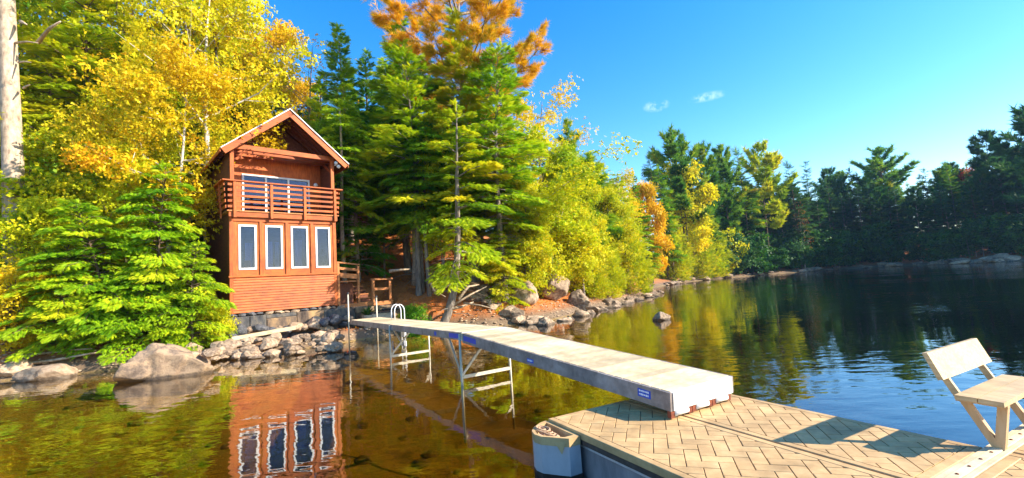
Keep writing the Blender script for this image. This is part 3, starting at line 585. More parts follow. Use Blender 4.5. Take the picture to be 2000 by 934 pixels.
T('maple_2', 490, 90, 30.0, .85, 'leaf_yellow', 'bark_grey', 'maple_tree', 'yellow maple between the orange gold maple and the cabin ridge', 'tree', LB)
T('maple_2', 180, -110, 28.0, 1.0, 'leaf_lime', 'bark_grey', 'maple_tree', 'lime yellow maple at the top left behind the hemlocks', 'tree', LB)
T('maple_1', 60, -60, 26.0, 1.0, 'leaf_lime', 'bark_grey', 'maple_tree', 'lime maple at the top left corner behind the thick pale trunk', 'tree', LB)
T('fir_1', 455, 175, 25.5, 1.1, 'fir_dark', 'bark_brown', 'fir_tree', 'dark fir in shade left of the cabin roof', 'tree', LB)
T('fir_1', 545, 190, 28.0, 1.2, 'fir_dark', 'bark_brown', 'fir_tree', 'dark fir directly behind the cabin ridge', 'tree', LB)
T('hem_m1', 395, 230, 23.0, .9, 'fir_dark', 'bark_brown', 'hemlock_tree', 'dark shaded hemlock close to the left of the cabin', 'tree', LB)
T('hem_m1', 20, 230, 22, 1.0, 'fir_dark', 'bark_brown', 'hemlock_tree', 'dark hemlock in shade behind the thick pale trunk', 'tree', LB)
T('fir_2', 300, 130, 27, 1.1, 'fir', 'bark_brown', 'fir_tree', 'green fir deep in the left wood behind the birches', 'tree', LB)
T('shrub_2', 90, 395, 17.0, 1.0, 'leaf_lime', 'bark_brown', 'leafy_shrub', 'lime and gold shrub right below the thick pale trunk', 'shrub')
T('shrub_2', 150, 250, 18.8, 1.1, 'leaf_lime', 'bark_grey', 'leafy_shrub', 'tall lime shrub between two hemlocks on the left bank', 'shrub')
T('birch_1', 250, 175, 20.0, 1.0, 'leaf_lime', 'bark_birch', 'birch_tree', 'lime green birch left of the leaning yellow birch', 'tree', LB, rz=2.6)
T('maple_2', 640, 225, 25.5, .55, 'leaf_green', 'bark_grey', 'maple_tree', 'light green leafy tree against the cabin\'s right eave', 'tree', RB)
T('maple_1', 740, 250, 25.5, .5, 'leaf_green', 'bark_grey', 'maple_tree', 'green leafy tree in front of the half hidden cabin', 'tree', RB)
T('maple_2', 850, 215, 24.5, .5, 'leaf_lime', 'bark_grey', 'maple_tree', 'lime leafy tree under the tall orange pine', 'tree', RB)
# right of the cabin
T('bare', 600, 70, 31.0, 1.0, 'leaf_gold', 'bark_grey', 'bare_tree', 'nearly bare tree with blue sky showing between its twigs', 'tree', RB)
T('fir_2', 672, 48, 30.0, 1.05, 'hemlock', 'bark_grey', 'fir_tree', 'dark green fir with a pointed tip behind the cabin\'s right eave', 'tree', RB)
T('fir_1', 622, 150, 27.0, 1.15, 'hemlock', 'bark_brown', 'fir_tree', 'dark green fir filling the gap right of the cabin ridge', 'tree', RB)
T('fir_2', 715, 90, 33.0, 1.0, 'fir', 'bark_brown', 'fir_tree', 'shaded fir between the pointed fir and the bright spruces', 'tree', RB)
T('hem_m1', 690, 205, 25.0, .95, 'leaf_green', 'bark_pale', 'hemlock_tree', 'leafy green hemlock beside the cabin\'s right eave', 'tree', RB)
T('fir_1', 775, 20, 27.0, 1.1, 'hemlock', 'bark_grey', 'fir_tree', 'bright green spruce left of the tall orange pine', 'tree', RB)
T('pine_1', 885, -170, 28.0, .88, 'pine_orange', 'bark_grey', 'pine_tree', 'tall white pine with orange needles over the whole slope', 'tree', RB, rz=.4)
T('fir_2', 900, 25, 25.0, 1.25, 'hemlock_yellow', 'bark_grey', 'fir_tree', 'bright green spruce in front of the tall orange pine', 'tree', RB)
T('spruce_high', 800, 95, 23.8, 1.0, 'hemlock', 'bark_grey', 'spruce_tree', 'broad bright green spruce above the three slope trunks', 'tree', RB)
T('spruce_high', 955, 95, 23.5, 1.0, 'hemlock', 'bark_grey', 'spruce_tree', 'broad green spruce below the right side of the orange pine', 'tree', RB)
bq = at(853, 600, 21.0); tree('lean_spruce', bq.x, bq.y, 11.0, .95, 'hemlock_yellow', 'bark_grey', 'spruce_tree', 'spruce with a dark leaning trunk at the water\'s edge', 'tree', RB, rz=0)
T('hem_m1', 975, 215, 26.0, .9, 'hemlock_yellow', 'bark_brown', 'hemlock_tree', 'green hemlock right of the leaning spruce', 'tree', RB)
T('birch_sparse', 1045, 175, 33.0, 1.0, 'leaf_gold', 'bark_grey', 'birch_tree', 'thin golden tree with purplish twigs against the sky', 'tree', PT)
T('pine_young', 1105, 235, 34.0, 1.0, 'pine_green', 'bark_grey', 'pine_tree', 'yellow green young pine on the skyline beside the thin golden tree', 'tree', PT)
T('birch_1', 1070, 268, 27.5, 1.3, 'leaf_lime', 'bark_birch', 'birch_tree', 'large lime yellow birch above the big boulder', 'tree', PT)
T('maple_2', 1015, 330, 25.0, .8, 'leaf_lime', 'bark_grey', 'maple_tree', 'lime yellow tree between the leaning spruce and the big lime birch', 'tree', PT)
T('hem_s1', 975, 450, 23.2, .95, 'hemlock_yellow', 'bark_brown', 'hemlock_tree', 'low spreading yellow green hemlock over the shore rocks', 'tree', PT)
T('shrub_2', 1035, 425, 25.0, 1.0, 'leaf_lime', 'bark_birch', 'leafy_shrub', 'lime shrub on a pale leaning stem beside the big boulder', 'shrub', rz=2.0)
T('pine_young', 1150, 300, 38.0, 1.2, 'pine_green', 'bark_grey', 'pine_tree', 'bushy yellow green pine on the skyline of the point', 'tree', PT)
T('maple_1', 1125, 370, 29.0, .9, 'leaf_lime', 'bark_grey', 'maple_tree', 'rounded lime tree behind the shore cedars', 'tree', PT)
T('cedar_1', 1150, 455, 29.5, 1.0, 'cedar', 'bark_brown', 'cedar_tree', 'yellow green cedar just right of the big boulder', 'tree', PT)
T('maple_2', 1180, 360, 36.0, 1.0, 'leaf_lime', 'bark_grey', 'maple_tree', 'lime yellow tree in the middle of the point', 'tree', PT)
T('cedar_2', 1215, 405, 36.0, .9, 'cedar', 'bark_brown', 'cedar_tree', 'dense bright cedar at the tip of the rocky point', 'tree', PT)
T('hem_m1', 1205, 340, 44.0, 1.0, 'hemlock_yellow', 'bark_brown', 'hemlock_tree', 'yellow green hemlock behind the cedar at the tip of the point', 'tree', PT)
T('fir_1', 1235, 335, 52.0, 1.0, 'fir', 'bark_brown', 'fir_tree', 'dark fir on the low dip of the skyline', 'tree', PT)
T('maple_1', 1190, 335, 48.0, .9, 'leaf_yellow', 'bark_grey', 'maple_tree', 'yellow tree behind the point at the dip of the skyline', 'tree', PT)
T('cedar_2', 1175, 455, 32.5, 1.1, 'cedar', 'bark_brown', 'cedar_tree', 'round topped cedar in the middle of the rocky point', 'tree', PT)
T('shrub_2', 1130, 460, 30.0, 1.1, 'leaf_lime', 'bark_grey', 'leafy_shrub', 'lime shrub spilling over the back of the tall boulder', 'shrub')
T('shrub_2', 1090, 400, 28.5, 1.3, 'leaf_lime', 'bark_grey', 'leafy_shrub', 'tall lime shrub under the big lime birch', 'shrub')
T('pine_young', 1085, 310, 30.0, 1.1, 'pine_green', 'bark_grey', 'pine_tree', 'young pine showing between the lime trees of the point', 'tree', PT)
# second cove
T('far_leaf', 1258, 355, 60.0, .62, 'leaf_gold', 'bark_grey', 'maple_tree', 'small round orange tree near the cove', 'tree', PT)
T('far_leaf', 1328, 325, 66.0, .85, 'leaf_yellow', 'bark_grey', 'maple_tree', 'bright yellow tree rising above the cove cedars', 'tree', PT)
T('hem_m2', 1262, 430, 52.0, 1.0, 'hemlock_yellow', 'bark_brown', 'hemlock_tree', 'yellow green hemlock under the small orange tree', 'tree', PT)
T('cedar_1', 1303, 408, 58.0, 1.0, 'cedar', 'bark_brown', 'cedar_tree', 'narrow cedar left of a broad yellow cedar in the cove', 'tree', PT)
T('cedar_2', 1348, 418, 66.0, .95, 'cedar', 'bark_brown', 'cedar_tree', 'middle cedar of the three on the cove shore', 'tree', PT)
T('cedar_2', 1372, 420, 70.0, 1.15, 'cedar', 'bark_brown', 'cedar_tree', 'broad yellow cedar overhanging the cove water', 'tree', PT)
T('far_spruce_1', 1285, 325, 72.0, 1.0, 'fir', 'bark_brown', 'spruce_tree', 'dark spruce between the orange and the yellow tree', 'tree', FS)
T('far_under', 1415, 455, 84, .9, 'leaf_lime', 'bark_grey', 'leafy_shrub', 'lime shrub where sunlight ends on the far shore', 'shrub')
T('far_leaf', 1418, 468, 82, .55, 'leaf_gold', 'bark_grey', 'maple_tree', 'little golden tree at the end of the sunlit shore', 'tree', FS)
T('far_spruce_1', 1438, 445, 92, .9, 'fir', 'bark_brown', 'spruce_tree', 'small green spruce right of the little golden tree', 'tree', FS)
# far shore, tall ones that stand out
T('far_pine_1', 1316, 258, 68, .8, 'pine_far', 'bark_brown', 'pine_tree', 'tallest white pine above the cove with wide level boughs', 'tree', FS)
T('far_pine_2', 1362, 284, 71, .7, 'pine_far', 'bark_brown', 'pine_tree', 'second tall pine from the left on the far skyline', 'tree', FS)
T('far_pine_2', 1405, 284, 75, .7, 'pine_far', 'bark_brown', 'pine_tree', 'third tall pine from the left on the far skyline', 'tree', FS)
T('far_spruce_2', 1443, 288, 78, .9, 'pine_far', 'bark_brown', 'spruce_tree', 'slim spruce just left of the sunlit green pine', 'tree', FS)
T('far_pine_1', 1478, 284, 80, .78, 'hemlock_yellow', 'bark_brown', 'pine_tree', 'sunlit yellow green pine with bright lower boughs', 'tree', FS)
T('far_spruce_1', 1268, 300, 74, 1.0, 'spruce_far', 'bark_brown', 'spruce_tree', 'dark spruce left of the tallest white pine', 'tree', FS)
T('far_spruce_2', 1543, 316, 95, 1.0, 'spruce_far', 'bark_brown', 'spruce_tree', 'dark pointed spruce right of the sunlit green pine', 'tree', FS)
T('far_spruce_1', 1573, 316, 101, .8, 'spruce_far', 'bark_brown', 'spruce_tree', 'narrow dark spire at the middle of the far skyline', 'tree', FS)
T('far_pine_1', 1715, 290, 104, 1.0, 'pine_far', 'bark_brown', 'pine_tree', 'broad flat topped pine above the shaded far shore', 'tree', FS)
T('far_pine_2', 1926, 258, 83, .85, 'spruce_far', 'bark_brown', 'pine_tree', 'tall lone dark pine near the right edge', 'tree', FS)
T('far_pine_1', 2012, 205, 49, .9, 'spruce_far', 'bark_brown', 'pine_tree', 'near dark pine whose boughs enter at the right edge', 'tree', FS)
T('far_leaf', 1902, 330, 90, .8, 'leaf_red', 'bark_grey', 'maple_tree', 'small red maple in the shaded far shore canopy', 'tree', FS)
T('bare', 1557, 395, 83, .6, 'leaf_orange', 'bark_birch', 'birch_tree', 'white birch trunk standing alone at the far waterline', 'tree', FS)
rr_ = random.Random(5)
RS = np.arange(48, 190, .5)
def far_row(d0, n, a0, a1, protos, hlo, hhi, mats, label, name, cat, group, wf=1.0):
    for k in range(n):
        a_ = math.radians(a0 + (a1 - a0) * (k + rr_.uniform(.1, .9)) / n); dd = shore_d(RS * math.sin(a_), RS * math.cos(a_))
        land = np.nonzero(dd > 0)[0]; wat = np.nonzero(dd < 0)[0]; i0 = wat[-1] + 1 if len(wat) and wat[-1] + 1 < len(RS) else (land[0] if len(land) else 0)
        q = RS[i0] + d0 + rr_.uniform(-1.5, 3); x, y = q * math.sin(a_), q * math.cos(a_)
        if shore_d(np.array([x]), np.array([y]))[0] < .6: continue
        pk = rr_.choice(protos); kd = 'pine' if 'pine' in pk else 'spruce' if 'spruce' in pk else 'bush'; ad_ = math.degrees(a_)
        where = 'near the sunlit end' if ad_ < 30 else 'left of the flat topped pine' if ad_ < 37 else 'right of the flat topped pine' if ad_ < 45 else 'by the right edge'
        tree(pk, x, y, rr_.uniform(hlo, hhi) * (1 if ad_ < 40 else .82), wf * rr_.uniform(.85, 1.15), rr_.choice(mats), rr_.choice(['bark_grey', 'bark_pale', 'bark_brown']), kd + ('_tree' if kd != 'bush' else ''), label % (kd, where), 'bush' if kd == 'bush' else cat, group)
UND = 'low evergreen %s at the far waterline, %s'; WAL = 'dark %s in the far shaded shore wood, %s'; BACK = '%s at the back of the far wood, %s'; MID = 'dark %s behind the first far trees, %s'
far_row(2.5, 60, 23, 53, ['far_under', 'far_spruce_1', 'far_under'], 4, 8, ['spruce_far', 'fir_dark', 'fir_dark'], UND, 'evergreen_shrub', 'shrub', 'low growth on the far shore', 1.25)
far_row(6, 50, 23.5, 52, ['far_spruce_1', 'far_spruce_2', 'far_spruce_2', 'far_pine_2'], 12, 20, ['spruce_far', 'spruce_far', 'fir_dark'], WAL, 'evergreen_tree', 'tree', 'shaded far shore wood', .85)
far_row(12, 52, 22, 52, ['far_spruce_1', 'far_spruce_2', 'far_pine_1', 'far_spruce_2'], 14, 22, ['spruce_far', 'spruce_far', 'pine_far'], MID, 'evergreen_tree', 'tree', 'shaded far shore wood', .85)
far_row(20, 52, 18, 53, ['far_spruce_1', 'far_spruce_2', 'far_spruce_2', 'far_pine_2'], 13, 21, ['spruce_far', 'pine_far', 'pine_far'], BACK, 'evergreen_tree', 'tree', 'back of the far wood', .85)
HB = 'evergreen deep in the wood on the hill above the cabin'
for (px, py, dp) in [(-60, 120, 34), (90, 90, 36), (200, 60, 38), (330, 60, 37), (420, 140, 36), (510, 190, 40), (600, 170, 38), (680, 130, 40), (760, 110, 38), (840, 120, 37), (920, 160, 36), (990, 230, 36), (1060, 290, 42), (1130, 330, 46), (740, 210, 42), (640, 240, 34)]:
    T(['fir_1', 'fir_2', 'hem_m2'][TREE_N % 3], px, py, dp, 1.2, ['fir', 'hemlock', 'fir_dark'][TREE_N % 3], 'bark_grey', 'evergreen_tree', HB, 'tree', 'wood on the hill')
#--END
# ------------------------------------------------------------------ big bare trunk at the left, custom
def pale_trunk():
    b = at(38, 420, 17.0); z0 = gz(b.x, b.y); root = empty('pine_tree', (b.x, b.y, z0 - .15))
    top = at(14, -60, 17.0) - root.location
    pts = [Vector((0, 0, 0)) .lerp(top, t) + Vector((.05 * math.sin(t * 5), 0, 0)) for t in np.linspace(0, 1.25, 14)]
    t0 = MB().tube(pts, [.36 - .012 * i for i in range(14)], 14, False); t0.build('trunk', M['bark_pale'], root)
    def limb(px0, py0, px1, py1, r, bend=.1, dz=0):
        p0 = at(px0, py0, 17.0) - root.location; p1 = at(px1, py1, 16.7 + dz) - root.location; md = (p0 + p1) / 2 + Vector((0, 0, bend))
        MB().tube([p0, md, p1], [r, r * .75, r * .35], 6).build('limb', M['bark_pale'], root)
    limb(25, 35, -30, 5, .13); limb(40, 42, 52, 48, .07, 0); limb(30, 84, 74, 84, .045, .05); limb(74, 84, 118, 42, .085, .15, -.1); limb(36, 122, 60, 122, .04, .03); limb(46, 172, 58, 166, .05, 0)
    limb(20, 45, -20, 60, .05)
    r = np.random.default_rng(4); n = 900
    C = np.array([list(at(px, py, 17.2) - root.location) for px, py in [(-10, -40), (60, -50), (100, -70), (10, -90), (-60, -20)]]); idx = r.integers(0, len(C), n)
    P = C[idx] + r.normal(size=(n, 3)) * np.array([.7, .7, .35]); D = r.normal(size=(n, 3)); D[:, 2] += .4
    V, Ff, tt = scatter(*TU, P, D, r.normal(size=(n, 3)), np.full(n, .4), .4 + .2 * r.normal(size=n))
    link('crown', np_mesh('pale_crown', V, Ff, tt), M['pine_green'], root)
    tag(root, 'thick pale barked pine trunk with broken limb stubs at the left edge', 'tree', LB)
pale_trunk()

# ------------------------------------------------------------------ rocks
def rock_mesh(name, seed, sub=3, cuts=9, sx=1, sy=1, sz=.7, rough=.06):
    import bmesh
    r = np.random.default_rng(seed); bm = bmesh.new(); bmesh.ops.create_icosphere(bm, subdivisions=sub, radius=1)
    P = np.array([v.co[:] for v in bm.verts])
    for k in range(cuts):
        n = r.normal(size=3); n /= np.linalg.norm(n); d = r.uniform(.55, .88); q = P @ n; P = np.where((q > d)[:, None], P - n * ((q - d) * .93)[:, None], P)
    ph = r.uniform(0, 6, 9)
    w = (np.sin(P[:, 0] * 3.1 + ph[0]) * np.sin(P[:, 1] * 3.7 + ph[1]) + .6 * np.sin(P[:, 2] * 6.3 + ph[2] + P[:, 0] * 4) + .4 * np.sin(P[:, 1] * 11 + ph[3] + P[:, 2] * 7) * np.sin(P[:, 0] * 9 + ph[4]))
    P = P * (1 + rough * w)[:, None] * np.array([sx, sy, sz])
    from mathutils import noise as mn
    off = Vector((seed * 3.7, seed * 1.3, 0)); sc3 = Vector((sx, sy, sz))
    for v, p in zip(bm.verts, P):
        q = Vector(p); n1 = mn.fractal(q * 2.2 + off, 1.0, 2.0, 5); n2 = abs(mn.noise(q * 1.6 - off))
        v.co = q * (1 + rough * 1.6 * n1 - (.10 * max(0, .12 - n2) / .12 if sub >= 4 else 0))
    me = bpy.data.meshes.new(name); bm.to_mesh(me); bm.free()
    me.polygons.foreach_set('use_smooth', [sub >= 4] * len(me.polygons)); me.update(); return me
ROCKS = [rock_mesh('rock_shape', 100 + i, 3 if i < 6 else 2, 10, 1, .8 + .05 * (i % 4), .55 + .08 * (i % 3)) for i in range(9)]
def rock(x, y, r, label, group=None, mat='rock', sz=1.0, sink=.3, me=None, rz=None, name='rock', cat='rock', z=None, sx=1.0, tilt=0):
    m = me or random.choice(ROCKS); o = bpy.data.objects.new(name, m); col.objects.link(o)
    if not m.materials: m.materials.append(M['rock'])
    o.material_slots[0].link = 'OBJECT'; o.material_slots[0].material = M[mat]
    zz = (max(gz(x, y), -.5) + r * sz * (.6 - sink)) if z is None else z
    o.location = (x, y, zz); o.scale = (r * sx, r, r * sz); o.rotation_euler = (tilt, random.uniform(-.15, .15) if rz is None else 0, random.uniform(0, 6.28) if rz is None else rz)
    return tag(o, label, cat, group)
BIG = rock_mesh('boulder_shape', 31, 5, 16, 1, .75, .66, .045); BIG2 = rock_mesh('boulder_shape_b', 35, 5, 9, 1, .8, .9, .04); SLAB = rock_mesh('slab_shape', 38, 3, 8, 1, .5, .3, .04)
def rpx(px, py, r, label, z=0.0, **k):
    p = atz(px, py, z); return rock(p.x, p.y + r * .45, r, label, **k)
rpx(290, 742, 1.36, 'large rounded tan boulder with lichen standing in shallow water at left', me=BIG, rz=.15, z=0, mat='boulder_tan', name='boulder', cat='boulder', sz=.98, sx=1.12, tilt=.05) .location.z = .12
rpx(70, 745, .95, 'long flat pale slab of rock at the left waterline', me=SLAB, rz=.25, mat='rock_pale', name='boulder', cat='boulder')
rpx(6, 744, .5, 'rounded tan boulder cut by the left edge at the waterline', me=BIG2, rz=1, mat='rock_pale', name='boulder', cat='boulder', sz=.7)
rpx(368, 706, .42, 'pale rounded stone touching the right side of the large boulder', me=BIG, rz=.4, mat='rock_pale')
rpx(1293, 626, .50, 'lone grey rock standing in open water beyond the dock', me=BIG, rz=.3, mat='rock', sz=.95).location.z = .06
rpx(1103, 604, 1.75, 'tall dark grey boulder rising from the shore under the yellow trees', me=BIG2, rz=.8, mat='rock', name='boulder', cat='boulder', sz=1.1, sink=-.1, z=0)
rpx(1083, 616, 1.2, 'wedge shaped brown boulder in front of the tall grey boulder', me=BIG, rz=.5, mat='rock', name='boulder', cat='boulder', z=0, sz=1.15, sink=0)
rpx(1138, 610, .9, 'blocky tan boulder at the foot of the tall boulder by the water', me=BIG2, rz=2.1, mat='rock', name='boulder', cat='boulder')
rpx(1022, 622, .85, 'upright tan boulder left of the wedge shaped one', me=BIG2, rz=.2, mat='rock_pale', name='boulder', cat='boulder', sz=1.1, z=.1)
rpx(977, 629, .8, 'broad low tan boulder behind the dock joint', me=BIG, rz=2.9, mat='rock_pale', name='boulder', cat='boulder')
rpx(1062, 636, .72, 'dark wet rock at the waterline below the brown boulders', me=BIG, rz=.9, mat='rock', name='boulder', cat='boulder')
rpx(1012, 634, .4, 'small pale stone in the water beside the dark wet rock', me=ROCKS[1], mat='rock_pale')
rpx(948, 630, .5, 'rounded stone second from the leaning trunk along the shore', me=ROCKS[2], mat='rock')
rpx(1240, 574, 1.3, 'long low tan rock on the tip of the point', me=SLAB, rz=.6, mat='rock_pale', sz=1.8)
rpx(1205, 579, 1.0, 'pointed grey rock behind the tip of the point', me=BIG2, rz=.6, mat='rock')
rpx(630, 640, .42, 'pale round stone topping the rubble at the cabin\'s right foot', me=BIG, rz=.6, mat='rock_pale', z=.55)
rpx(665, 682, .40, 'dark wet stone at the corner of the rubble bank', me=ROCKS[3], mat='rock_dark', z=0, sink=.1)
rpx(685, 688, .34, 'long dark stone pointing into the water beside the dock post', me=SLAB, rz=.1, mat='rock_dark', z=0, sz=1.7, sink=0)
rpx(645, 690, .42, 'dark triangular stone low on the rubble bank', me=ROCKS[4], mat='rock_dark', z=0, sink=.1)
rpx(1680, 514, 2.2, 'large pale rock face on the shaded far shore', me=BIG2, rz=.5, mat='rock', name='boulder', cat='boulder', sink=.2)
rpx(1790, 509, 1.2, 'rounded rock at the shaded far waterline right of the large pale face', me=BIG, rz=.5, mat='rock', name='boulder', cat='boulder')
rpx(1940, 505, 1.4, 'pale slab on the far shore near the right edge', me=SLAB, rz=.5, mat='rock', name='boulder', cat='boulder', sz=1.5)
rr2 = random.Random(9)
# rubble bank under the cabin
for k in range(96):
    px = rr2.uniform(372, 655); t = rr2.random() ** .8; wl = 708 - (px - 372) * .075; tl = wl - (36 if px > 420 else 16)
    py = wl + (tl - wl) * t; p = atz(px, py, .02 + .55 * t)
    rock(p.x, p.y + .1, rr2.uniform(.13, .40), 'angular tan stone in the rubble bank below the cabin', 'rubble bank stones', rr2.choice(['rock_pale', 'rock_pale', 'rock']), z=p.z, sz=rr2.uniform(.6, 1.0))
# shore stones between the leaning trunk and the point
for k in range(120):
    px = rr2.uniform(835, 1290); wl = 634 - max(0, px - 1080) * .272 - (0 if px > 1080 else (1080 - px) * .0)
    t = rr2.random(); p = atz(px, wl - 16 * t, .0 + .3 * t); 
    rock(p.x, p.y + .15, rr2.uniform(.14, .55) * (1 + max(0, px - 1100) / 300), 'small shore stone along the water between the leaning trunk and the point', 'shore stones', rr2.choice(['rock', 'rock_pale', 'rock']), sz=rr2.uniform(.6, 1.0))
for k in range(22):
    px = rr2.uniform(60, 250); p = atz(px, 724 - (px - 60) * .09 - rr2.uniform(0, 10), .05)
    rock(p.x, p.y + .2, rr2.uniform(.14, .4), 'low pale stone at the left waterline below the driftwood', 'left shore stones', rr2.choice(['rock_pale', 'rock']), sz=.6)
for k in range(64):
    px = rr2.uniform(1290, 1990); yl = 552 - (px - 1290) * .1 if px < 1430 else 536 - (px - 1430) * .058
    a_ = pix_dir(px, 500); az_ = math.atan2(a_.x, a_.y); dd = shore_d(RS * math.sin(az_), RS * math.cos(az_)); w_ = np.nonzero(dd < 0)[0]; q = RS[w_[-1]] + rr2.uniform(-.3, 1.4) if len(w_) else 90
    rock(q * math.sin(az_), q * math.cos(az_), rr2.uniform(.5, 1.5), 'rock along the far waterline', 'far shore rocks', rr2.choice(['rock', 'rock_pale', 'rock']), sz=rr2.uniform(.5, .8))
# stones under water and gravel on the beach: too many to count
def stone_field(name, pts, rads, mat, seed):
    r = np.random.default_rng(seed); base = ROCKS[7]; bv = np.array([v.co[:] for v in base.vertices]); bf = np.array([p.vertices[:] for p in base.polygons])
    n = len(pts); a_ = r.uniform(0, 6.28, n); c, s = np.cos(a_), np.sin(a_); R_ = np.zeros((n, 3, 3)); R_[:, 0, 0] = c; R_[:, 0, 1] = -s; R_[:, 1, 0] = s; R_[:, 1, 1] = c; R_[:, 2, 2] = .6
    V = np.einsum('kj,nmj->nkm', bv, R_) * rads[:, None, None] + pts[:, None, :]
    Ff = bf[None] + (np.arange(n) * len(bv))[:, None, None]
    return tag(link(name, np_mesh(name, V.reshape(-1, 3), Ff.reshape(-1, 3)), M[mat]), kind='stuff')
r = np.random.default_rng(77); X = r.uniform(-17, 12, 9000); Y = r.uniform(6, 34, 9000); D = shore_d(X, Y)
k = (D < -.1) & (D > -9) & (r.uniform(0, 1, 9000) < np.exp(D / 4.0)); X, Y = X[k][:1000], Y[k][:1000]; rad = r.uniform(.06, .28, len(X)) * r.uniform(.4, 1, len(X))
tag(stone_field('lake_bed_stones', np.stack([X, Y, np.minimum(height(X, Y), -.12 - rad * .6)], 1), rad, 'bed_stone', 1), 'stones scattered on the shallow lake bed', 'stones')
X = r.uniform(-17, 14, 16000); Y = r.uniform(12, 42, 16000); D = shore_d(X, Y); k = (D > -.25) & (D < 1.3); X, Y = X[k][:1500], Y[k][:1500]; rad = r.uniform(.03, .10, len(X))
tag(stone_field('shore_gravel', np.stack([X, Y, height(X, Y) + rad * .2], 1), rad, 'rock_pale', 2), 'loose gravel along the near shoreline', 'gravel')
# fallen leaves and twigs on the slope
X = r.uniform(-12, 6, 14000); Y = r.uniform(19, 38, 14000); k = shore_d(X, Y) > .6; X, Y = X[k], Y[k]; n = len(X)
P = np.stack([X, Y, height(X, Y) + .03], 1); Dd = r.normal(size=(n, 3)); Dd[:, 2] *= .3; V, Ff, tt = scatter(*tmpl_leaf(), P, Dd, r.normal(size=(n, 3)) * .4 + np.array([0, 0, 1.0]), r.uniform(.06, .15, n), r.uniform(0, 1, n))
tag(link('fallen_leaves', np_mesh('fallen_leaves', V, Ff, tt), M['leaf_orange']), 'fallen orange leaves over the slope', 'leaves', kind='stuff')

# ------------------------------------------------------------------ cabin
cab = empty('lake_cabin', (-11.34, 18, 0), math.radians(43)); tag(cab, 'tall narrow red brown wooden cabin with a balcony at the water\'s edge', 'cabin')
CW, Z0, ZS, ZD, ZB = 4.25, 1.47, 2.93, 5.36, 8.22
def part(name, mat, *boxes, parent=cab, ch=0):
    m = MB()
    for b in boxes: m.box(*b, ch)
    return m.build(name, M[mat], parent)
# lower siding, board by board
nb = 13; bh = (ZS - .03 - Z0) / nb
for i in range(nb):
    z = Z0 + i * bh; mb = MB(); y0, y1 = -.045, -.004
    V = [(.11, y0, z), (CW - .11, y0, z), (CW - .11, y1, z + bh + .012), (.11, y1, z + bh + .012), (.11, .03, z), (CW - .11, .03, z), (CW - .11, .03, z + bh + .012), (.11, .03, z + bh + .012)]
    mb.add(V, [(0, 1, 2, 3), (5, 4, 7, 6), (0, 4, 5, 1), (3, 2, 6, 7), (0, 3, 7, 4), (1, 5, 6, 2)]).build('siding_board', M['wood_red'], cab)
part('corner_board', 'wood_red_v', (-.02, .11, -.035, .12, Z0 - .02, ZD)); part('corner_board', 'wood_red_v', (CW - .11, CW + .02, -.035, .12, Z0 - .02, ZD))
part('sill_trim', 'wood_red', (-.06, CW + .06, -.085, -.0, ZS - .03, ZS + .035))
# upper storey front wall: panels round four windows
wins = [(.30, .96), (1.29, 1.97), (2.30, 3.02), (3.34, 4.0)]; wz0, wz1 = 3.20, 5.06
xs = [.11] + [v for w in wins for v in w] + [CW - .11]
for i in range(0, 10, 2): part('wall_panel', 'wood_red_v', (xs[i], xs[i + 1], .0, .10, ZS + .035, ZD - .16))
for w in wins:
    part('wall_panel', 'wood_red', (w[0], w[1], .002, .10, ZS + .035, wz0)); part('wall_panel', 'wood_red', (w[0], w[1], .002, .10, wz1, ZD - .16))
for x in (1.125, 2.135, 3.18): part('batten', 'wood_red_v', (x - .055, x + .055, -.055, -.003, ZS + .035, ZD - .16))
part('header_board', 'wood_red', (.11, CW - .11, -.05, .10, ZD - .16, ZD - .005))
for w in wins:
    wf = empty('window', (0, 0, 0), 0, cab); a, b = w; t = .075
    mb = MB().box(a + .003, a + t, -.03, .06, wz0 + .003, wz1 - .003).box(b - t, b - .003, -.03, .06, wz0 + .003, wz1 - .003).box(a + t, b - t, -.03, .06, wz0 + .003, wz0 + t).box(a + t, b - t, -.03, .06, wz1 - t, wz1 - .003)
    mb.build('frame', M['white_frame'], wf); part('pane', 'glass', (a + t, b - t, .02, .028, wz0 + t, wz1 - t), parent=wf)
# other walls, floors, interior
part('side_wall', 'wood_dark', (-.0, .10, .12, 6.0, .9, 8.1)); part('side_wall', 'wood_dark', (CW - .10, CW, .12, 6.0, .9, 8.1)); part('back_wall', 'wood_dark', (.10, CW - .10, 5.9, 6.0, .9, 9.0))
part('floor', 'interior', (.10, CW - .10, .10, 5.9, 2.5, 2.6)); part('inner_wall', 'interior', (.10, CW - .10, 3.2, 3.28, 2.6, 5.3))
part('curtain', 'curtain', (.62, .90, .35, .40, 3.0, 4.35)); part('curtain', 'curtain', (1.45, 1.66, .35, .40, 3.0, 4.4)); part('curtain', 'curtain', (1.80, 1.95, .5, .55, 3.0, 4.4)); part('curtain', 'curtain', (2.62, 2.92, .5, .55, 3.0, 4.5)); part('curtain', 'curtain', (3.45, 3.62, .5, .55, 3.0, 4.6))
mb = MB()
for i in range(5): mb.box(2.42 + i * .09, 2.46 + i * .09, .62, .65, 3.3, 3.75)
mb.box(2.38, 2.86, .60, .66, 3.75, 3.82).box(2.38, 2.86, .60, .66, 3.26, 3.32).build('chair_back', M['interior_chair'], cab)
part('lamp_pot', 'interior_chair', (.58, .80, .3, .34, 3.3, 3.6))
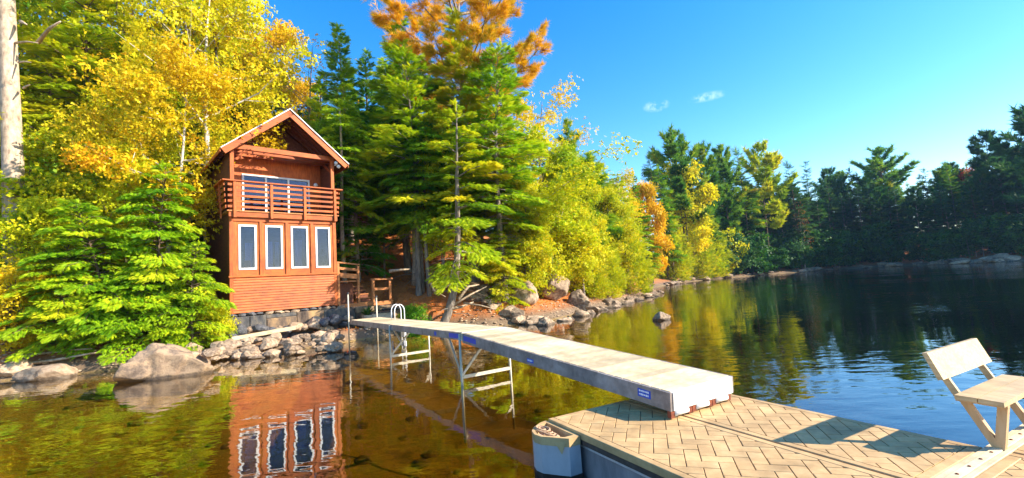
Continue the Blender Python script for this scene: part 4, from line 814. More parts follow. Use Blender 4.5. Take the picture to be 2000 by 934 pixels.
# balcony
ZF = 5.62
part('balcony_joist', 'wood_red', (-.06, CW + .06, -.16, .0, ZD + .0, ZF - .055)); part('balcony_floor', 'wood_stair', (-.12, CW + .12, -.20, 1.42, ZF - .05, ZF))
rt_ = [.14, 1.5, 2.85, CW - .06]
for x in rt_: part('rail_post', 'wood_red_v', (x - .05, x + .05, -.262, -.205, ZF - .30, 6.80))
part('top_rail', 'wood_red', (-.30, CW + .30, -.30, -.12, 6.80, 6.85))
for i in range(5):
    z = ZF + .10 + i * .225; part('rail_slat', 'wood_red', (-.10, CW + .10, -.203, -.165, z, z + .095))
for sx, x in ((-1, -.16), (1, CW + .12)):
    for i in range(5):
        z = ZF + .08 + i * .23; ou = .015 * i * sx
        MB().bar((x + ou, -.15, z + .06), (x + ou, 1.40, z + .06), .035, .125).build('rail_slat', M['wood_red'], cab)
    MB().bar((x + .10 * sx, -.11, 6.82), (x + .10 * sx, 1.45, 6.82), .15, .05).build('top_rail', M['wood_red'], cab)
    MB().bar((x + .03 * sx, .62, ZF - .25), (x + .11 * sx, .62, 6.79), .05, .09).build('rail_post', M['wood_red_v'], cab)
for x in (.08, CW - .08): part('porch_post', 'wood_red_v', (x - .07, x + .07, -.07, .07, ZF, ZB))
part('porch_beam', 'wood_red', (-.05, CW + .05, -.08, .08, ZB, ZB + .20))
for y in (.55, 1.05): part('ceiling_joist', 'wood_red', (.0, CW, y - .04, y + .04, ZB + .02, ZB + .17))
MB().bar((CW - .08, .02, ZB - .55), (CW - .08, .9, ZB), .09, .10).build('brace', M['wood_red_v'], cab)
# recessed balcony wall and sliding door
dx0, dx1, dz1 = .74, 3.62, 7.54
part('balcony_wall', 'wood_red_v', (.10, dx0, 1.42, 1.5, ZF, 8.6)); part('balcony_wall', 'wood_red_v', (dx1, CW - .10, 1.42, 1.5, ZF, 8.6)); part('balcony_wall', 'wood_red_v', (dx0, dx1, 1.42, 1.5, dz1, 8.6))
dr = empty('sliding_door', (0, 0, 0), 0, cab); t = .08
mb = MB().box(dx0, dx1, 1.38, 1.47, dz1 - t, dz1).box(dx0, dx1, 1.38, 1.47, ZF, ZF + t)
wd = (dx1 - dx0) / 3
for i in range(4):
    x = dx0 + i * wd; xa, xb = (x, x + t) if i == 0 else (x - t, x) if i == 3 else (x - t / 2, x + t / 2); mb.box(xa, xb, 1.375, 1.472, ZF + t, dz1 - t)
mb.build('frame', M['white_frame'], dr)
for i in range(3): part('pane', 'glass', (dx0 + i * wd + t / 2, dx0 + (i + 1) * wd - t / 2, 1.43, 1.438, ZF + t, dz1 - t), parent=dr)
part('inner_wall', 'interior', (.10, CW - .10, 3.4, 3.45, ZF, 8.6)); part('upper_floor', 'interior', (.10, CW - .10, 1.5, 5.9, ZF - .1, ZF - .01))
lamp = MB().tube([(3.86, 1.42, 7.32), (3.86, 1.33, 7.32)], [.03, .03], 8); lamp.tube([(3.86, 1.33, 7.32), (3.86, 1.27, 7.30), (3.86, 1.20, 7.26)], [.05, .10, .09], 10).build('wall_lamp', M['white_paint'], cab)
fl = MB().tube([(CW + .02, -.08, 8.02), (CW + .10, -.16, 8.02)], [.03, .03], 6)
fl.tube([(CW + .06, -.16, 8.10), (CW + .02, -.30, 8.08)], [.06, .09], 10).tube([(CW + .16, -.14, 7.96), (CW + .14, -.29, 7.93)], [.06, .09], 10).build('flood_light', M['white_paint'], cab)
# roof
apx, apz, exl, exr, ez = 2.24, 10.26, -.40, 4.84, 8.09; yf, yb = -.42, 6.5
def slope(x0, z0, x1, z1, off, th, ya, yb_):
    d = Vector((x1 - x0, 0, z1 - z0)).normalized(); n = Vector((-d.z, 0, d.x)); n = n if n.z > 0 else -n
    a = Vector((x0, 0, z0)) + n * off; b = Vector((x1, 0, z1)) + n * off
    V = [(p.x, y, p.z) for y in (ya, yb_) for p in (a, b, b + n * th, a + n * th)]
    return V, [(3, 2, 1, 0), (4, 5, 6, 7), (0, 1, 5, 4), (2, 3, 7, 6), (1, 2, 6, 5), (3, 0, 4, 7)]
for xe in (exl, exr):
    rf = MB().add(*slope(xe, ez, apx, apz, -.05, .035, yf - .05, yb)).build('roof', M['roof_metal'], cab)
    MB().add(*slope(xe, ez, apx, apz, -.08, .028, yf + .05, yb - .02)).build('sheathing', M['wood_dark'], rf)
    MB().add(*slope(xe, ez, apx, apz, -.30, .247, yf, yf + .045)).build('rake_board', M['wood_red'], rf)
    nr = 11
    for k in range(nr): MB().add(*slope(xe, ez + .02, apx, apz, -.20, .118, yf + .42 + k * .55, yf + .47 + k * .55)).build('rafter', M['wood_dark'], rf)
    sgn = -1 if xe < apx else 1
    MB().box(min(xe, xe - .03 * sgn), max(xe, xe - .03 * sgn), yf + .05, yb, ez - .17, ez - .02).build('eave_board', M['wood_red'], rf)
# gable infill high up behind the porch
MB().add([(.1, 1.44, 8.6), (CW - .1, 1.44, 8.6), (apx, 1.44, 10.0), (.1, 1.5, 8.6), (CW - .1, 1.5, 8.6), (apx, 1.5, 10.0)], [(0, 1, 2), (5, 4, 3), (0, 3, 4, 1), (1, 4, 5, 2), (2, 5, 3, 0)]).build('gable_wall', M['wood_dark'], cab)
# foundation
part('foundation', 'concrete', (-.08, 5.0, -.10, 1.6, -.3, Z0 - .16))
rs = random.Random(3); x = -.12
while x < 4.9:
    w = rs.uniform(.6, 1.3); z = -.1
    while z < 1.2:
        h_ = rs.uniform(.45, .95); z1 = min(z + h_, Z0 - .15); 
        if Z0 - .15 - z1 < .15: z1 = Z0 - .15
        part('foundation_block', rs.choice(['concrete', 'concrete', 'concrete_dark']), (x + .004, x + w - .004, -.13 - rs.uniform(0, .06), -.102, z + .004, z1 - .004), ch=.045); z = z1
        if z1 >= Z0 - .16: break
    x += w
x = -.05; k = 0
while x < 4.3:
    w = rs.uniform(.16, .42); me_ = ROCKS[6 + k % 3]
    o = bpy.data.objects.new('foundation_stone', me_); col.objects.link(o); o.parent = cab; o.location = (x + w / 2, -.02 + rs.uniform(-.05, .04), Z0 - .10 + rs.uniform(-.03, .02)); o.scale = (w * .56, .16, rs.uniform(.11, .16)); o.rotation_euler = (0, rs.uniform(-.15, .15), rs.uniform(-.3, .3))
    o.material_slots[0].link = 'OBJECT'; o.material_slots[0].material = M[rs.choice(['rock', 'rock_pale', 'rock_dark'])]; x += w * .95; k += 1

for k in range(15):
    lx, ly = .0 + k * .33 + rs.uniform(-.1, .1), -.42 + rs.uniform(-.12, .05); wx = -11.34 + lx * .7314 - ly * .682; wy = 18 + lx * .682 + ly * .7314
    rock(wx, wy, rs.uniform(.26, .42), 'larger stone piled against the base of the cabin', 'stones against the cabin base', rs.choice(['rock', 'rock_pale', 'rock_dark']), z=.62 + rs.uniform(0, .22), sz=rs.uniform(.8, 1.1))
# stairs and landing at the cabin's right side (cabin axes)
st = empty('wooden_stairs', (-11.34, 18, 0), math.radians(43)); tag(st, 'weathered brown wooden stairs and railing against the cabin\'s right side', 'stairs')
def sp(name, mat, *b, parent=st): return part(name, mat, *b, parent=parent)
for x in (4.36, 5.32): sp('post', 'wood_stair', (x - .05, x + .05, .02, .12, 1.35, 3.40 - (x - 4.3) * .15))
MB().bar((4.30, .07, 3.44), (5.40, .07, 3.30), .14, .06).build('handrail', M['wood_stair'], st)
MB().bar((4.40, .07, 3.16), (5.27, .07, 3.05), .04, .12).build('rail', M['wood_stair'], st); MB().bar((4.40, .07, 2.84), (5.27, .07, 2.73), .04, .22).build('rail', M['wood_stair'], st)
sp('landing', 'wood_stair', (4.30, 5.4, .12, 1.5, 2.5, 2.56)); sp('bottom_beam', 'wood_stair', (4.30, 7.05, -.06, .02, 1.30, 1.48))
for i in range(5):
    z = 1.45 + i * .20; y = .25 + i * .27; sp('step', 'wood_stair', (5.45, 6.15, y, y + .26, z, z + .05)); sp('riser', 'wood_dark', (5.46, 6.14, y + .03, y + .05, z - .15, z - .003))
for x in (6.02, 6.92): sp('post', 'wood_stair', (x - .06, x + .06, -.05, .05, 1.48, 2.52))
sp('handrail', 'wood_stair', (5.92, 7.05, -.07, .07, 2.52, 2.60)); sp('rail', 'wood_stair', (6.08, 6.86, -.03, .03, 2.02, 2.14)); 
sp('support_panel', 'wood_dark', (4.42, 5.26, .55, .6, 1.4, 2.45))
# concrete landing of the dock
ab_ = empty('dock_abutment', (-11.34, 18, 0), math.radians(43)); tag(ab_, 'low concrete abutment where the dock meets the shore', 'abutment')
part('block', 'concrete', (5.05, 7.0, -.9, .8, -.3, 1.02), parent=ab_, ch=.03); part('cap', 'concrete', (5.0, 7.05, -.35, .85, 1.02, 1.28), parent=ab_, ch=.03)

# ------------------------------------------------------------------ dock sections on legs
def dock_root(name, P0, P1, label):
    P0, P1 = Vector(P0), Vector(P1); x = (P1 - P0).normalized(); z = Vector((0, 0, 1)); y = z.cross(x).normalized(); z = x.cross(y)
    root = empty(name, (0, 0, 0)); root.matrix_world = Matrix.Translation(P0) @ Matrix((x, y, z)).transposed().to_4x4()
    return tag(root, label, 'dock'), (P1 - P0).length
DW = 1.08
def dock(name, P0, P1, label, bh):
    root, L_ = dock_root(name, P0, P1, label); n = int(L_ / .145); pw = (L_ - .06) / n
    me_ = None
    for i in range(n):
        x = .03 + i * pw
        if me_ is None:
            o = MB().box(0, pw - .018, -DW + .012, -.012, -.034, 0).build('plank', M['plank_pale'], root); me_ = o.data
        else: o = link('plank', me_, None, root)
        o.location = (x, 0, rr2.uniform(-.0015, .0015))
    MB().box(0, L_, -.012, .028, -bh, -.004).build('side_beam', M['beam_side'], root); MB().box(0, L_, -DW - .028, -DW + .012, -bh, -.004).build('side_beam', M['beam_side'], root)
    for x in (0.0, L_ - .03): MB().box(x - .012, x + .03, -DW + .0125, -.0125, -bh + .004, -.006).build('end_plate', M['end_plate'], root)
    for k in range(1, 5): MB().box(L_ * k / 5 - .03, L_ * k / 5 + .03, -DW + .0125, -.0125, -bh * .7, -.04).build('cross_member', M['galvanised'], root)
    return root, L_
def sticker(root, x0, x1, z0, z1, marks=0):
    o = MB().box(x0, x1, .028, .0305, z0, z1).build('blue_sticker', M['blue_sticker'], root)
    r = random.Random(int(x0 * 100)); mb = MB()
    for row in range(marks):
        zc = z1 - (row + .6) * (z1 - z0) / (marks + .3); x = x1 - .02
        while x > x0 + .03:
            w = r.uniform(.008, .022); h_ = (z1 - z0) / marks * r.uniform(.16, .28); mb.box(x - w, x, .0305, .032, zc - h_, zc + h_); x -= w + .006
    if mb.v: mb.build('lettering', M['white_ink'], o)['kind'] = 'stuff'
GA = Vector((1.615, 5.01, .74)); GJ = Vector((-1.13, 9.45, 1.05)); GE = Vector((-6.3, 17.2, .98))
ramp_, Lr = dock('gangway', GA, GJ, 'long pale planked gangway sloping down onto the float', .20)
sticker(ramp_, .27, .46, -.135, -.045, 2); sticker(ramp_, 2.62, 2.80, -.16, -.10, 1); sticker(ramp_, Lr - .62, Lr - .06, -.15, -.05, 0)
dk1, L1 = dock('dock_section', GJ + (GE - GJ).normalized() * .012, GE, 'level pale planked dock section running from the shore to the gangway', .16)
sticker(dk1, .10, .62, -.13, -.03, 0); sticker(dk1, 1.30, 1.42, -.13, -.04, 0)
MB().box(-.03, .03, -.02, .045, -.16, .02).build('hinge_bracket', M['galvanised'], dk1)
# rollers under the gangway's end
for k in range(3):
    y = -.14 - k * .36; MB().tube([(.02, y - .12, -.232), (.02, y + .10, -.232)], [.036, .036], 12).build('roller', M['end_plate'], ramp_)
    MB().box(-.0, .05, y + .105, y + .165, -.275, -.201).build('roller_bracket', M['rust'], ramp_); MB().box(-.0, .05, y - .185, y - .125, -.275, -.201).build('roller_bracket', M['rust'], ramp_)
def leg_frame(root, x, zb, ztop=-.02, diag=1):
    """two legs with a low cross bar and diagonal braces, in the section's own axes"""
    for y in (.055, -DW - .055): MB().tube([(x, y, zb), (x, y, ztop)], [.026, .026], 10).build('leg', M['galvanised'], root)
    zc = -.90; MB().bar((x, .03, zc), (x, -DW - .03, zc), .04, .065).build('cross_bar', M['galvanised'], root)
    MB().bar((x + .03, .03, zc + .03), (x + .03, -DW * .62, -.16), .035, .045).build('brace', M['galvanised'], root); MB().bar((x - .03, -DW - .03, -.42), (x - .03, -DW + .22, -.17), .03, .04).build('brace', M['galvanised'], root)
    if diag: MB().bar((x + .02, .055, zc + .05), (x + .62, .0, -.16), .03, .03).build('brace', M['galvanised'], root)
leg_frame(dk1, .06, -2.2); leg_frame(dk1, 4.55, -1.75, diag=0)
MB().bar((4.57, -.4, -.75), (5.65, -.4, -.18), .04, .05).build('brace', M['galvanised'], dk1)
# mooring posts at the shore end
def post(px, py, depth, zt, label):
    p = at(px, py, depth); root = empty('dock_post', (p.x, p.y, -.3)); tag(root, label, 'post', 'dock posts')
    MB().tube([(0, 0, 0), (0, 0, zt + .3)], [.027, .027], 12).build('pole', M['galvanised'], root); MB().tube([(0, 0, zt + .3), (0, 0, zt + .36)], [.05, .045], 12).build('cap', M['dark_metal'], root)
post(681, 625, 16.95, 1.95, 'pale steel post at the near corner of the dock\'s shore end'); post(736, 612, 17.9, 1.75, 'pale steel post on the far corner of the dock\'s shore end')
# swim ladder
ld = empty('swim_ladder', dk1.matrix_world @ Vector((6.75, -DW - .06, 0)), math.atan2(GE.y - GJ.y, GE.x - GJ.x)); tag(ld, 'white tubular swim ladder with looped handrails on the dock', 'ladder')
for x in (-.17, .17):
    pts = [(x, 0, -1.15), (x, 0, .1)] + [(x, .17 - .17 * math.cos(t), .28 + .22 * math.sin(t * 1.0)) for t in np.linspace(0, math.pi, 9)] + [(x, .34, .0)]
    MB().tube(pts, .017, 8).build('handrail', M['white_paint'], ld)
for i in range(3): MB().box(-.17, .17, -.035, .035, -1.05 + i * .3, -1.22 + i * .3).build('rung', M['white_paint'], ld)

# ------------------------------------------------------------------ floating platform
FA = math.radians(-61.5); FO = (0.28, 5.35, 0); ZT = .45
def clip(poly, ax, lim, keep_less):
    out = []
    for i in range(len(poly)):
        p, q = poly[i], poly[(i + 1) % len(poly)]; pi = (p[ax] <= lim) == keep_less or p[ax] == lim; qi = (q[ax] <= lim) == keep_less or q[ax] == lim
        if pi: out.append(p)
        if pi != qi:
            t = (lim - p[ax]) / (q[ax] - p[ax]); out.append(tuple(p[k] + t * (q[k] - p[k]) for k in (0, 1)))
    return out
TW = .128
def herringbone(root, x0, x1, y0, y1):
    c = math.cos(math.pi / 4); g = .0035; n = int(max(abs(v) for v in (x0, x1, y0, y1)) * 1.6 / TW) + 4
    for i in range(-n, n):
        for j in range(-n, n):
            s = (i - j) % 4
            if s == 0: r = (i, i + 2, j, j + 1)
            elif s == 2: r = (i, i + 1, j - 1, j + 1)
            else: continue
            a0, a1, b0, b1 = [v * TW for v in r]; a0 += g; b0 += g; a1 -= g; b1 -= g
            P = [((u - v) * c, (u + v) * c) for u, v in ((a0, b0), (a1, b0), (a1, b1), (a0, b1))]
            if all(p[0] < x0 for p in P) or all(p[0] > x1 for p in P) or all(p[1] < y0 for p in P) or all(p[1] > y1 for p in P): continue
            for ax, lim, kl in ((0, x0, False), (0, x1, True), (1, y0, False), (1, y1, True)):
                P = clip(P, ax, lim, kl)
                if len(P) < 3: break
            if len(P) < 3: continue
            A = .5 * abs(sum(P[k][0] * P[(k + 1) % len(P)][1] - P[(k + 1) % len(P)][0] * P[k][1] for k in range(len(P))))
            if A < 2.5e-4: continue
            m = len(P); dz = rr2.uniform(-.0012, .0012)
            cx = sum(p[0] for p in P) / m; cy_ = sum(p[1] for p in P) / m; ins = [(cx + (p[0] - cx) * .965, cy_ + (p[1] - cy_) * .965) for p in P]
            V = [(p[0], p[1], ZT - .014) for p in P] + [(p[0], p[1], ZT - .003 + dz) for p in P] + [(p[0], p[1], ZT + dz) for p in ins]
            Fs = [tuple(range(2 * m, 3 * m))] + [(k, (k + 1) % m, m + (k + 1) % m, m + k) for k in range(m)] + [(m + k, m + (k + 1) % m, 2 * m + (k + 1) % m, 2 * m + k) for k in range(m)]
            MB().add(V, Fs).build('tile', M['tile'], root)
def float_section(label, x0, x1, y0, y1, sides='', tx0=None, ty0=None):
    root = empty('dock_float', FO, FA); tag(root, label, 'dock float')
    MB().box(x0 + .05, x1 - .02, y0 + .05, y1 - .05, -.25, ZT - .125).build('hull', M['float_side'], root)
    MB().box(x0 + .01, x1, y0 + .01, y1 - .01, ZT - .124, ZT - .0125).build('deck_base', M['tile_gap'], root)
    e = .075
    for nm, b in (('edge_strip', (x0, x1, y0, y0 + e)), ('edge_strip', (x0, x1, y1 - e, y1)), ('edge_strip', (x0, x0 + e, y0 + e + .002, y1 - e - .002)), ('edge_strip', (x1 - e, x1, y0 + e + .002, y1 - e - .002))):
        MB().box(*b, ZT - .07, ZT + .001, .006).build(nm, M['tile'], root)
    MB().box(x0 + .0, x1, y0 + .02, y0 + .045, ZT - .15, ZT - .128).build('side_rail', M['metal'], root); MB().box(x0 + .0, x1, y1 - .045, y1 - .02, ZT - .15, ZT - .128).build('side_rail', M['metal'], root)
    herringbone(root, (x0 if tx0 is None else tx0) + e + .004, x1 - e - .004, (y0 if ty0 is None else ty0) + e + .004, y1 - e - .004)
    return root
fa = float_section('tan float section with herringbone tiles and a rope pocket at its corner', 0, 2.965, 0, 1.185)
fb = float_section('tan herringbone float section under the gangway rollers, next to the open water', 0, 2.965, 1.215, 2.32)
MB().box(0.02, 2.96, 1.187, 1.213, ZT - .10, ZT - .012).build('seam_strip', M['rust'], fa)
fc = float_section('wide tan platform beyond the screwed joining strip', 3.125, 5.4, -3.6, 2.335, tx0=None, ty0=.95)
MB().box(3.2, 5.32, -3.52, 1.02, ZT - .0124, ZT - .002).build('plain_deck', M['tile'], fc)
fd = float_section('platform corner at the right edge beside the bench legs', 3.125, 5.4, 2.365, 4.3)
js = empty('joining_strip', FO, FA); tag(js, 'pale ribbed joining strip with screws across the float ends', 'strip')
for x, w, z in ((2.972, .045, .004), (3.02, .06, .012), (3.083, .038, .004)): MB().box(x, x + w, -3.6, 4.3, ZT - .06, ZT + z, .003).build('rib', M['plank_pale'], js)
for y in np.arange(-3.3, 4.2, .22): MB().tube([(3.05, y, ZT + .011), (3.05, y, ZT + .018)], [.012, .010], 8).build('screw', M['rust'], js)
# corner pontoon with a rope
cp = empty('corner_pontoon', FO, FA); tag(cp, 'pale plastic corner pontoon with an open pocket on the float\'s left corner', 'pontoon')
OUT = [(-.03, -.01), (-.01, -.10), (.08, -.24), (.17, -.32), (.28, -.355), (.38, -.34), (.55, -.21), (.62, -.15), (.62, -.01)]
def prism(P, z0, z1):
    m = len(P); return [(x, y, z0) for x, y in P] + [(x, y, z1) for x, y in P], [tuple(range(m))[::-1], tuple(range(m, 2 * m))] + [(k, (k + 1) % m, m + (k + 1) % m, m + k) for k in range(m)]
def inset(P, f):
    cx = sum(p[0] for p in P) / len(P); cy_ = sum(p[1] for p in P) / len(P); return [(cx + (x - cx) * f, cy_ + (y - cy_) * f) for x, y in P]
MB().add(*prism(inset(OUT, .985)[::1], -.12, .34)).build('body', M['float_pale'], cp)
MB().add(*prism(inset(OUT, 1.0), -.13, .055)).build('waterline_band', M['soil'], cp)
m = len(OUT); I2 = inset(OUT, .80)
V = [(x, y, .34) for x, y in OUT] + [(x, y, .425) for x, y in OUT] + [(x, y, .425) for x, y in I2] + [(x, y, .345) for x, y in I2]
Fs = []
for k in range(m):
    k2 = (k + 1) % m
    for a_ in (0, 1, 2): Fs.append((a_ * m + k, a_ * m + k2, (a_ + 1) * m + k2, (a_ + 1) * m + k))
MB().add(V, Fs).build('rim', M['tile'], cp)
MB().add([(.47, -.262, .424), (.60, -.162, .424), (.575, -.215, .27), (.475, -.25, .42), (.59, -.17, .42), (.57, -.21, .28)], [(0, 1, 2), (5, 4, 3), (0, 3, 4, 1), (1, 4, 5, 2), (2, 5, 3, 0)]).build('corner_flap', M['tile'], cp)
ropo = empty('rope', FO, FA); tag(ropo, 'tangled tan mooring rope lying in the corner pontoon pocket', 'rope')
r = random.Random(12); pts = []
for k in range(120):
    t = k / 119; a_ = k * .62; rad = .055 + .03 * math.sin(k * .37); cx = .20 + (.30 * max(0, t - .35)); cy_ = -.20 + .07 * max(0, t - .4)
    pts.append((cx + rad * math.cos(a_) * 1.25, cy_ + rad * math.sin(a_) * .8, .365 + .035 * abs(math.sin(k * .21)) + .04 * (1 - t)))
MB().tube(pts, .0085, 6).build('strand', M['rope'], ropo)

# ------------------------------------------------------------------ bench
bn = empty('bench', FO, FA); tag(bn, 'plain wooden bench with a single plank back on the platform corner', 'bench')
b0, b1 = 2.20, 3.30
def quadbar(P, th, name, mat):
    """board from four corners (x,z) swept along y"""
    V = [(x, y, z) for y in (b0, b1) for x, z in P]; MB().add(V, [(3, 2, 1, 0), (4, 5, 6, 7), (0, 1, 5, 4), (1, 2, 6, 5), (2, 3, 7, 6), (3, 0, 4, 7)]).build(name, M[mat], bn)
quadbar([(2.700, 1.195), (2.738, 1.20), (2.822, .985), (2.784, .975)], 0, 'backrest', 'bench_wood')
quadbar([(2.875, .835), (2.875, .872), (3.012, .872), (3.012, .835)], 0, 'seat_board', 'bench_wood'); quadbar([(3.018, .835), (3.018, .872), (3.165, .865), (3.165, .828)], 0, 'seat_board', 'bench_wood')
for y in (2.36, 3.15):
    MB().bar((3.05, y, .456), (2.87, y, .835), .05, .055, (1, 0, 0)).build('leg', M['bench_leg'], bn); MB().bar((3.06, y + .002, .456), (3.12, y + .002, .835), .052, .06, (1, 0, 0)).build('leg', M['bench_leg'], bn)
    MB().bar((2.84, y - .02, .82), (3.15, y - .02, .815), .04, .045).build('seat_support', M['bench_leg'], bn); MB().bar((2.86, y - .02, .83), (2.775, y - .02, 1.0), .035, .05, (1, 0, 0)).build('back_support', M['bench_wood'], bn)

# ------------------------------------------------------------------ driftwood, planks, plants, shed
def stick(name, pts, r0, label, group=None, mat='driftwood', cat='driftwood'):
    n = len(pts); Q = [at(*p) for p in pts]
    o = MB().tube(Q, [r0 * (1 - .7 * i / (n - 1)) for i in range(n)], 7).build(name, M[mat]); return tag(o, label, cat, group)
stick('driftwood_branch', [(-10, 697, 15.2), (70, 692, 14.9), (140, 684, 14.9), (180, 681, 15.0)], .05, 'upper long pale driftwood branch along the left shore', 'left shore driftwood')
stick('driftwood_branch', [(45, 712, 14.7), (110, 703, 14.6), (170, 692, 14.8), (245, 680, 15.4)], .055, 'lower long driftwood branch reaching toward the large boulder', 'left shore driftwood')
stick('driftwood_branch', [(42, 712, 14.9), (70, 685, 15.0), (105, 665, 15.3)], .06, 'short thick driftwood limb propped upward at the left shore', 'left shore driftwood')
stick('driftwood_branch', [(0, 652, 15.6), (40, 636, 15.6), (72, 625, 15.8)], .035, 'thin bare branch above the driftwood at the left edge', 'left shore driftwood')
stick('driftwood_branch', [(0, 676, 15.4), (30, 650, 15.6), (60, 632, 15.8)], .025, 'thin mossy twig crossing the bare branch at the left edge', 'left shore driftwood')
for i, (q, lb) in enumerate([([(850, 575, 21.4), (885, 552, 21.9), (920, 532, 22.6)], 'long pale stick leaning up behind the leaning trunk'), ([(880, 600, 21.2), (920, 575, 21.6), (950, 560, 22.2)], 'weathered grey log slanting across the brush heap'),
    ([(895, 585, 21.3), (915, 560, 21.8), (936, 556, 22)], 'forked white stick in the brush heap'), ([(905, 592, 21.0), (940, 597, 21.0), (965, 604, 20.9)], 'half rotten grey log at the foot of the brush heap'),
    ([(838, 548, 22.5), (848, 568, 22.0), (870, 580, 21.8)], 'curved pale root left of the leaning trunk'), ([(868, 606, 20.9), (900, 600, 21.1), (925, 590, 21.3)], 'pale stick lying along the water behind the dock')]):
    stick('driftwood_log', q, .05 + .02 * (i % 3), lb, 'brush heap driftwood')
p0, p1 = atz(453, 662, .62), atz(577, 640, .80); o = MB().bar(p0, p1, .22, .13).build('wooden_plank', M['plank_pale']); tag(o, 'long pale weathered timber lying on the rubble below the cabin', 'plank')
stick('fallen_log', [(760, 530, 22.4), (785, 527, 22.5), (800, 526, 22.6)], .09, 'short pale log lying on the slope near the twin trunks', None, 'driftwood', 'log')
# trunks standing on the slope whose crowns merge overhead
for i, (bx, by, tx, ty, dp, rr_b, lb) in enumerate([(815, 532, 800, 300, 25.0, .24, 'thick pale trunk, leftmost of three standing on the slope'), (823, 548, 818, 330, 24.0, .085, 'thin middle trunk of the three on the slope'), (836, 560, 830, 330, 23.6, .09, 'thin right trunk of the three on the slope'), (672, 506, 665, 300, 23.5, .10, 'thin pale trunk just right of the cabin corner'), (922, 512, 918, 330, 27.0, .20, 'dark trunk in the shade behind the leaning spruce')]):
    b_ = at(bx, by, dp); z0 = gz(b_.x, b_.y) - .1; t_ = at(tx, ty, dp + .3); Ht = (t_.z - z0) * 1.35
    root = empty('hemlock_tree', (b_.x, b_.y, z0)); off = Vector((t_.x - b_.x, .3, 0)) * 1.35
    MB().tube([off * (t * t) + Vector((.06 * math.sin(t * 6 + i), 0, Ht * t)) for t in np.linspace(0, 1, 9)], [rr_b * (1.25 - .8 * t) if t > .02 else rr_b * 1.5 for t in np.linspace(0, 1, 9)], 10).build('trunk', M['bark_pale' if i in (0, 3) else 'bark_grey'], root)
    o = link('crown', PR['hem_s1'].crown, None, root); o.location = off * .55 + Vector((0, 0, Ht * .42)); s_ = Ht * .62 / 5.5; o.scale = (s_ * .95, s_ * .95, s_); o.rotation_euler = (0, 0, i * 1.3)
    o.material_slots[0].link = 'OBJECT'; o.material_slots[0].material = M['fir' if i != 3 else 'hemlock']
    tag(root, lb, 'tree', RB)
b_ = at(808, 600, 20.6)
tree('round_bush', b_.x, b_.y, 1.35, 1.0, 'leaf_green', 'bark_brown', 'round_bush', 'round bright green bush on the bank behind the dock', 'bush')
b_ = at(832, 605, 20.4); tree('round_bush', b_.x, b_.y, .5, 1.0, 'leaf_gold', 'bark_brown', 'fern', 'small orange clump of fern right of the round bush', 'fern')
b_ = at(785, 575, 21.5); tree('round_bush', b_.x, b_.y, .6, 1.1, 'leaf_lime', 'bark_brown', 'low_plant', 'small pale green plant behind the stair rail', 'plant')
# planter with a dark spiky plant, side box
pb = at(716, 540, 20.6); zb = gz(pb.x, pb.y)
pl = empty('potted_plant', (pb.x, pb.y, zb - .05)); tag(pl, 'dark spiky plant in a pot beside the stairs', 'plant')
MB().tube([(0, 0, 0), (0, 0, .2), (0, 0, .55), (0, 0, .6)], [.18, .22, .26, .28], 14).build('pot', M['planter_pot'], pl)
r = np.random.default_rng(8); n = 46; a_ = r.uniform(0, 6.28, n); Dd = np.stack([np.cos(a_), np.sin(a_), r.uniform(.15, 1.2, n)], 1)
V, Ff, tt = scatter(np.array([(0, .06, 0), (0, -.06, 0), (.55, .05, .05), (.55, -.05, .05), (1, 0, -.12)]), np.array([(0, 1, 2), (1, 3, 2), (2, 3, 4)]), np.tile(np.array([[0, 0, .6]]), (n, 1)), Dd, np.tile(np.array([[0, 0, 1.0]]), (n, 1)), r.uniform(.45, .75, n), r.uniform(.2, .7, n))
link('leaves', np_mesh('spiky', V, Ff, tt), M['fir_dark'], pl)
pb = at(742, 545, 20.9); zb = gz(pb.x, pb.y) - .1; bx_ = empty('storage_box', (pb.x, pb.y, zb), math.radians(20)); tag(bx_, 'pale box with a dark top beside the potted plant', 'box')
MB().box(-.42, .42, -.28, .28, 0, .72, .02).build('body', M['planter_pot'], bx_); MB().box(-.48, .48, -.33, .33, .722, .77, .01).build('lid', M['dark_metal'], bx_); MB().box(.43, .47, -.25, .25, .05, .7).build('glass_side', M['curtain'], bx_)
pb = at(775, 512, 22.2); zb = gz(pb.x, pb.y); tb = empty('table', (pb.x, pb.y, zb - .05), math.radians(15)); tag(tb, 'low dark table in the shade on the slope', 'table')
MB().box(-.8, .8, -.4, .4, .62, .68, .01).build('tabletop', M['dark_metal'], tb)
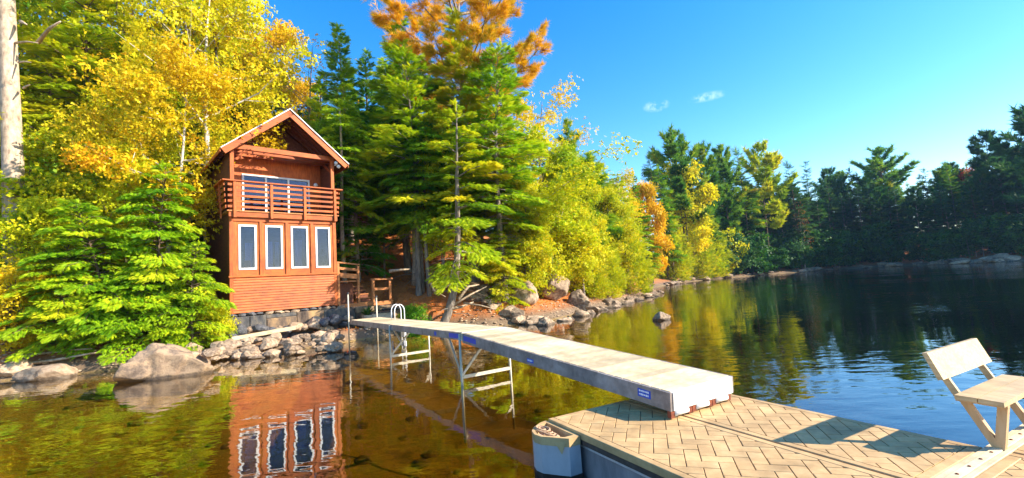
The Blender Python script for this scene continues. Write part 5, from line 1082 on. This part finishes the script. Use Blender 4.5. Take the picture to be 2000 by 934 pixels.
for x in (-.7, .7):
    for y in (-.32, .32): MB().box(x - .03, x + .03, y - .03, y + .03, 0, .62).build('leg', M['dark_metal'], tb)
# second cabin among the trees
a_ = at(717, 286, 33.0); e_ = at(764, 334, 33.0); hw = (e_.x - a_.x); sh = empty('wooden_cabin', (a_.x, a_.y, 0)); tag(sh, 'brown gabled cabin half hidden by trees on the slope', 'cabin')
zr, ze = a_.z, e_.z; zg = gz(a_.x, a_.y) - .5
MB().add([(-hw + .4, 0, zg), (hw - .4, 0, zg), (hw - .4, 0, ze), (0, 0, zr - .25), (-hw + .4, 0, ze), (-hw + .4, 5, zg), (hw - .4, 5, zg), (hw - .4, 5, ze), (0, 5, zr - .25), (-hw + .4, 5, ze)], [(0, 1, 2, 3, 4), (9, 8, 7, 6, 5), (0, 5, 6, 1), (1, 6, 7, 2), (4, 9, 5, 0), (2, 7, 8, 3), (3, 8, 9, 4)]).build('wall', M['wood_dark'], sh)
for s_ in (-1, 1):
    rf = MB().bar((s_ * hw, -.6, ze), (s_ * hw, 5.5, ze), .01, .01).build('eave', M['wood_dark'], sh)
    V, Fs = slope(s_ * hw, ze, 0, zr, 0, .08, -.6, 5.5); MB().add(V, Fs).build('roof', M['roof_metal'], sh)
    V, Fs = slope(s_ * hw, ze, 0, zr, -.22, .215, -.6, -.54); MB().add(V, Fs).build('rake_board', M['wood_stair'], sh)
MB().box(-.1, .9, -.04, -.003, zg + 1.6, zg + 2.8).build('window', M['glass'], sh)
MB().box(-hw * .6, hw, -2.2, -.02, zg + .75, zg + .9).build('porch_floor', M['wood_stair'], sh)

# ------------------------------------------------------------------ air over the lake
hz, nt, N, L, out = new_mat('haze_air'); pv = N.new('ShaderNodeVolumePrincipled'); pv.inputs['Color'].default_value = (.35, .60, 1.0, 1); pv.inputs['Density'].default_value = .0002; pv.inputs['Anisotropy'].default_value = .2
L.new(pv.outputs[0], out.inputs['Volume'])
tag(MB().box(-425, 425, -65, 605, -15, 42).build('haze', hz), 'thin blue haze over the lake', 'haze', kind='stuff')
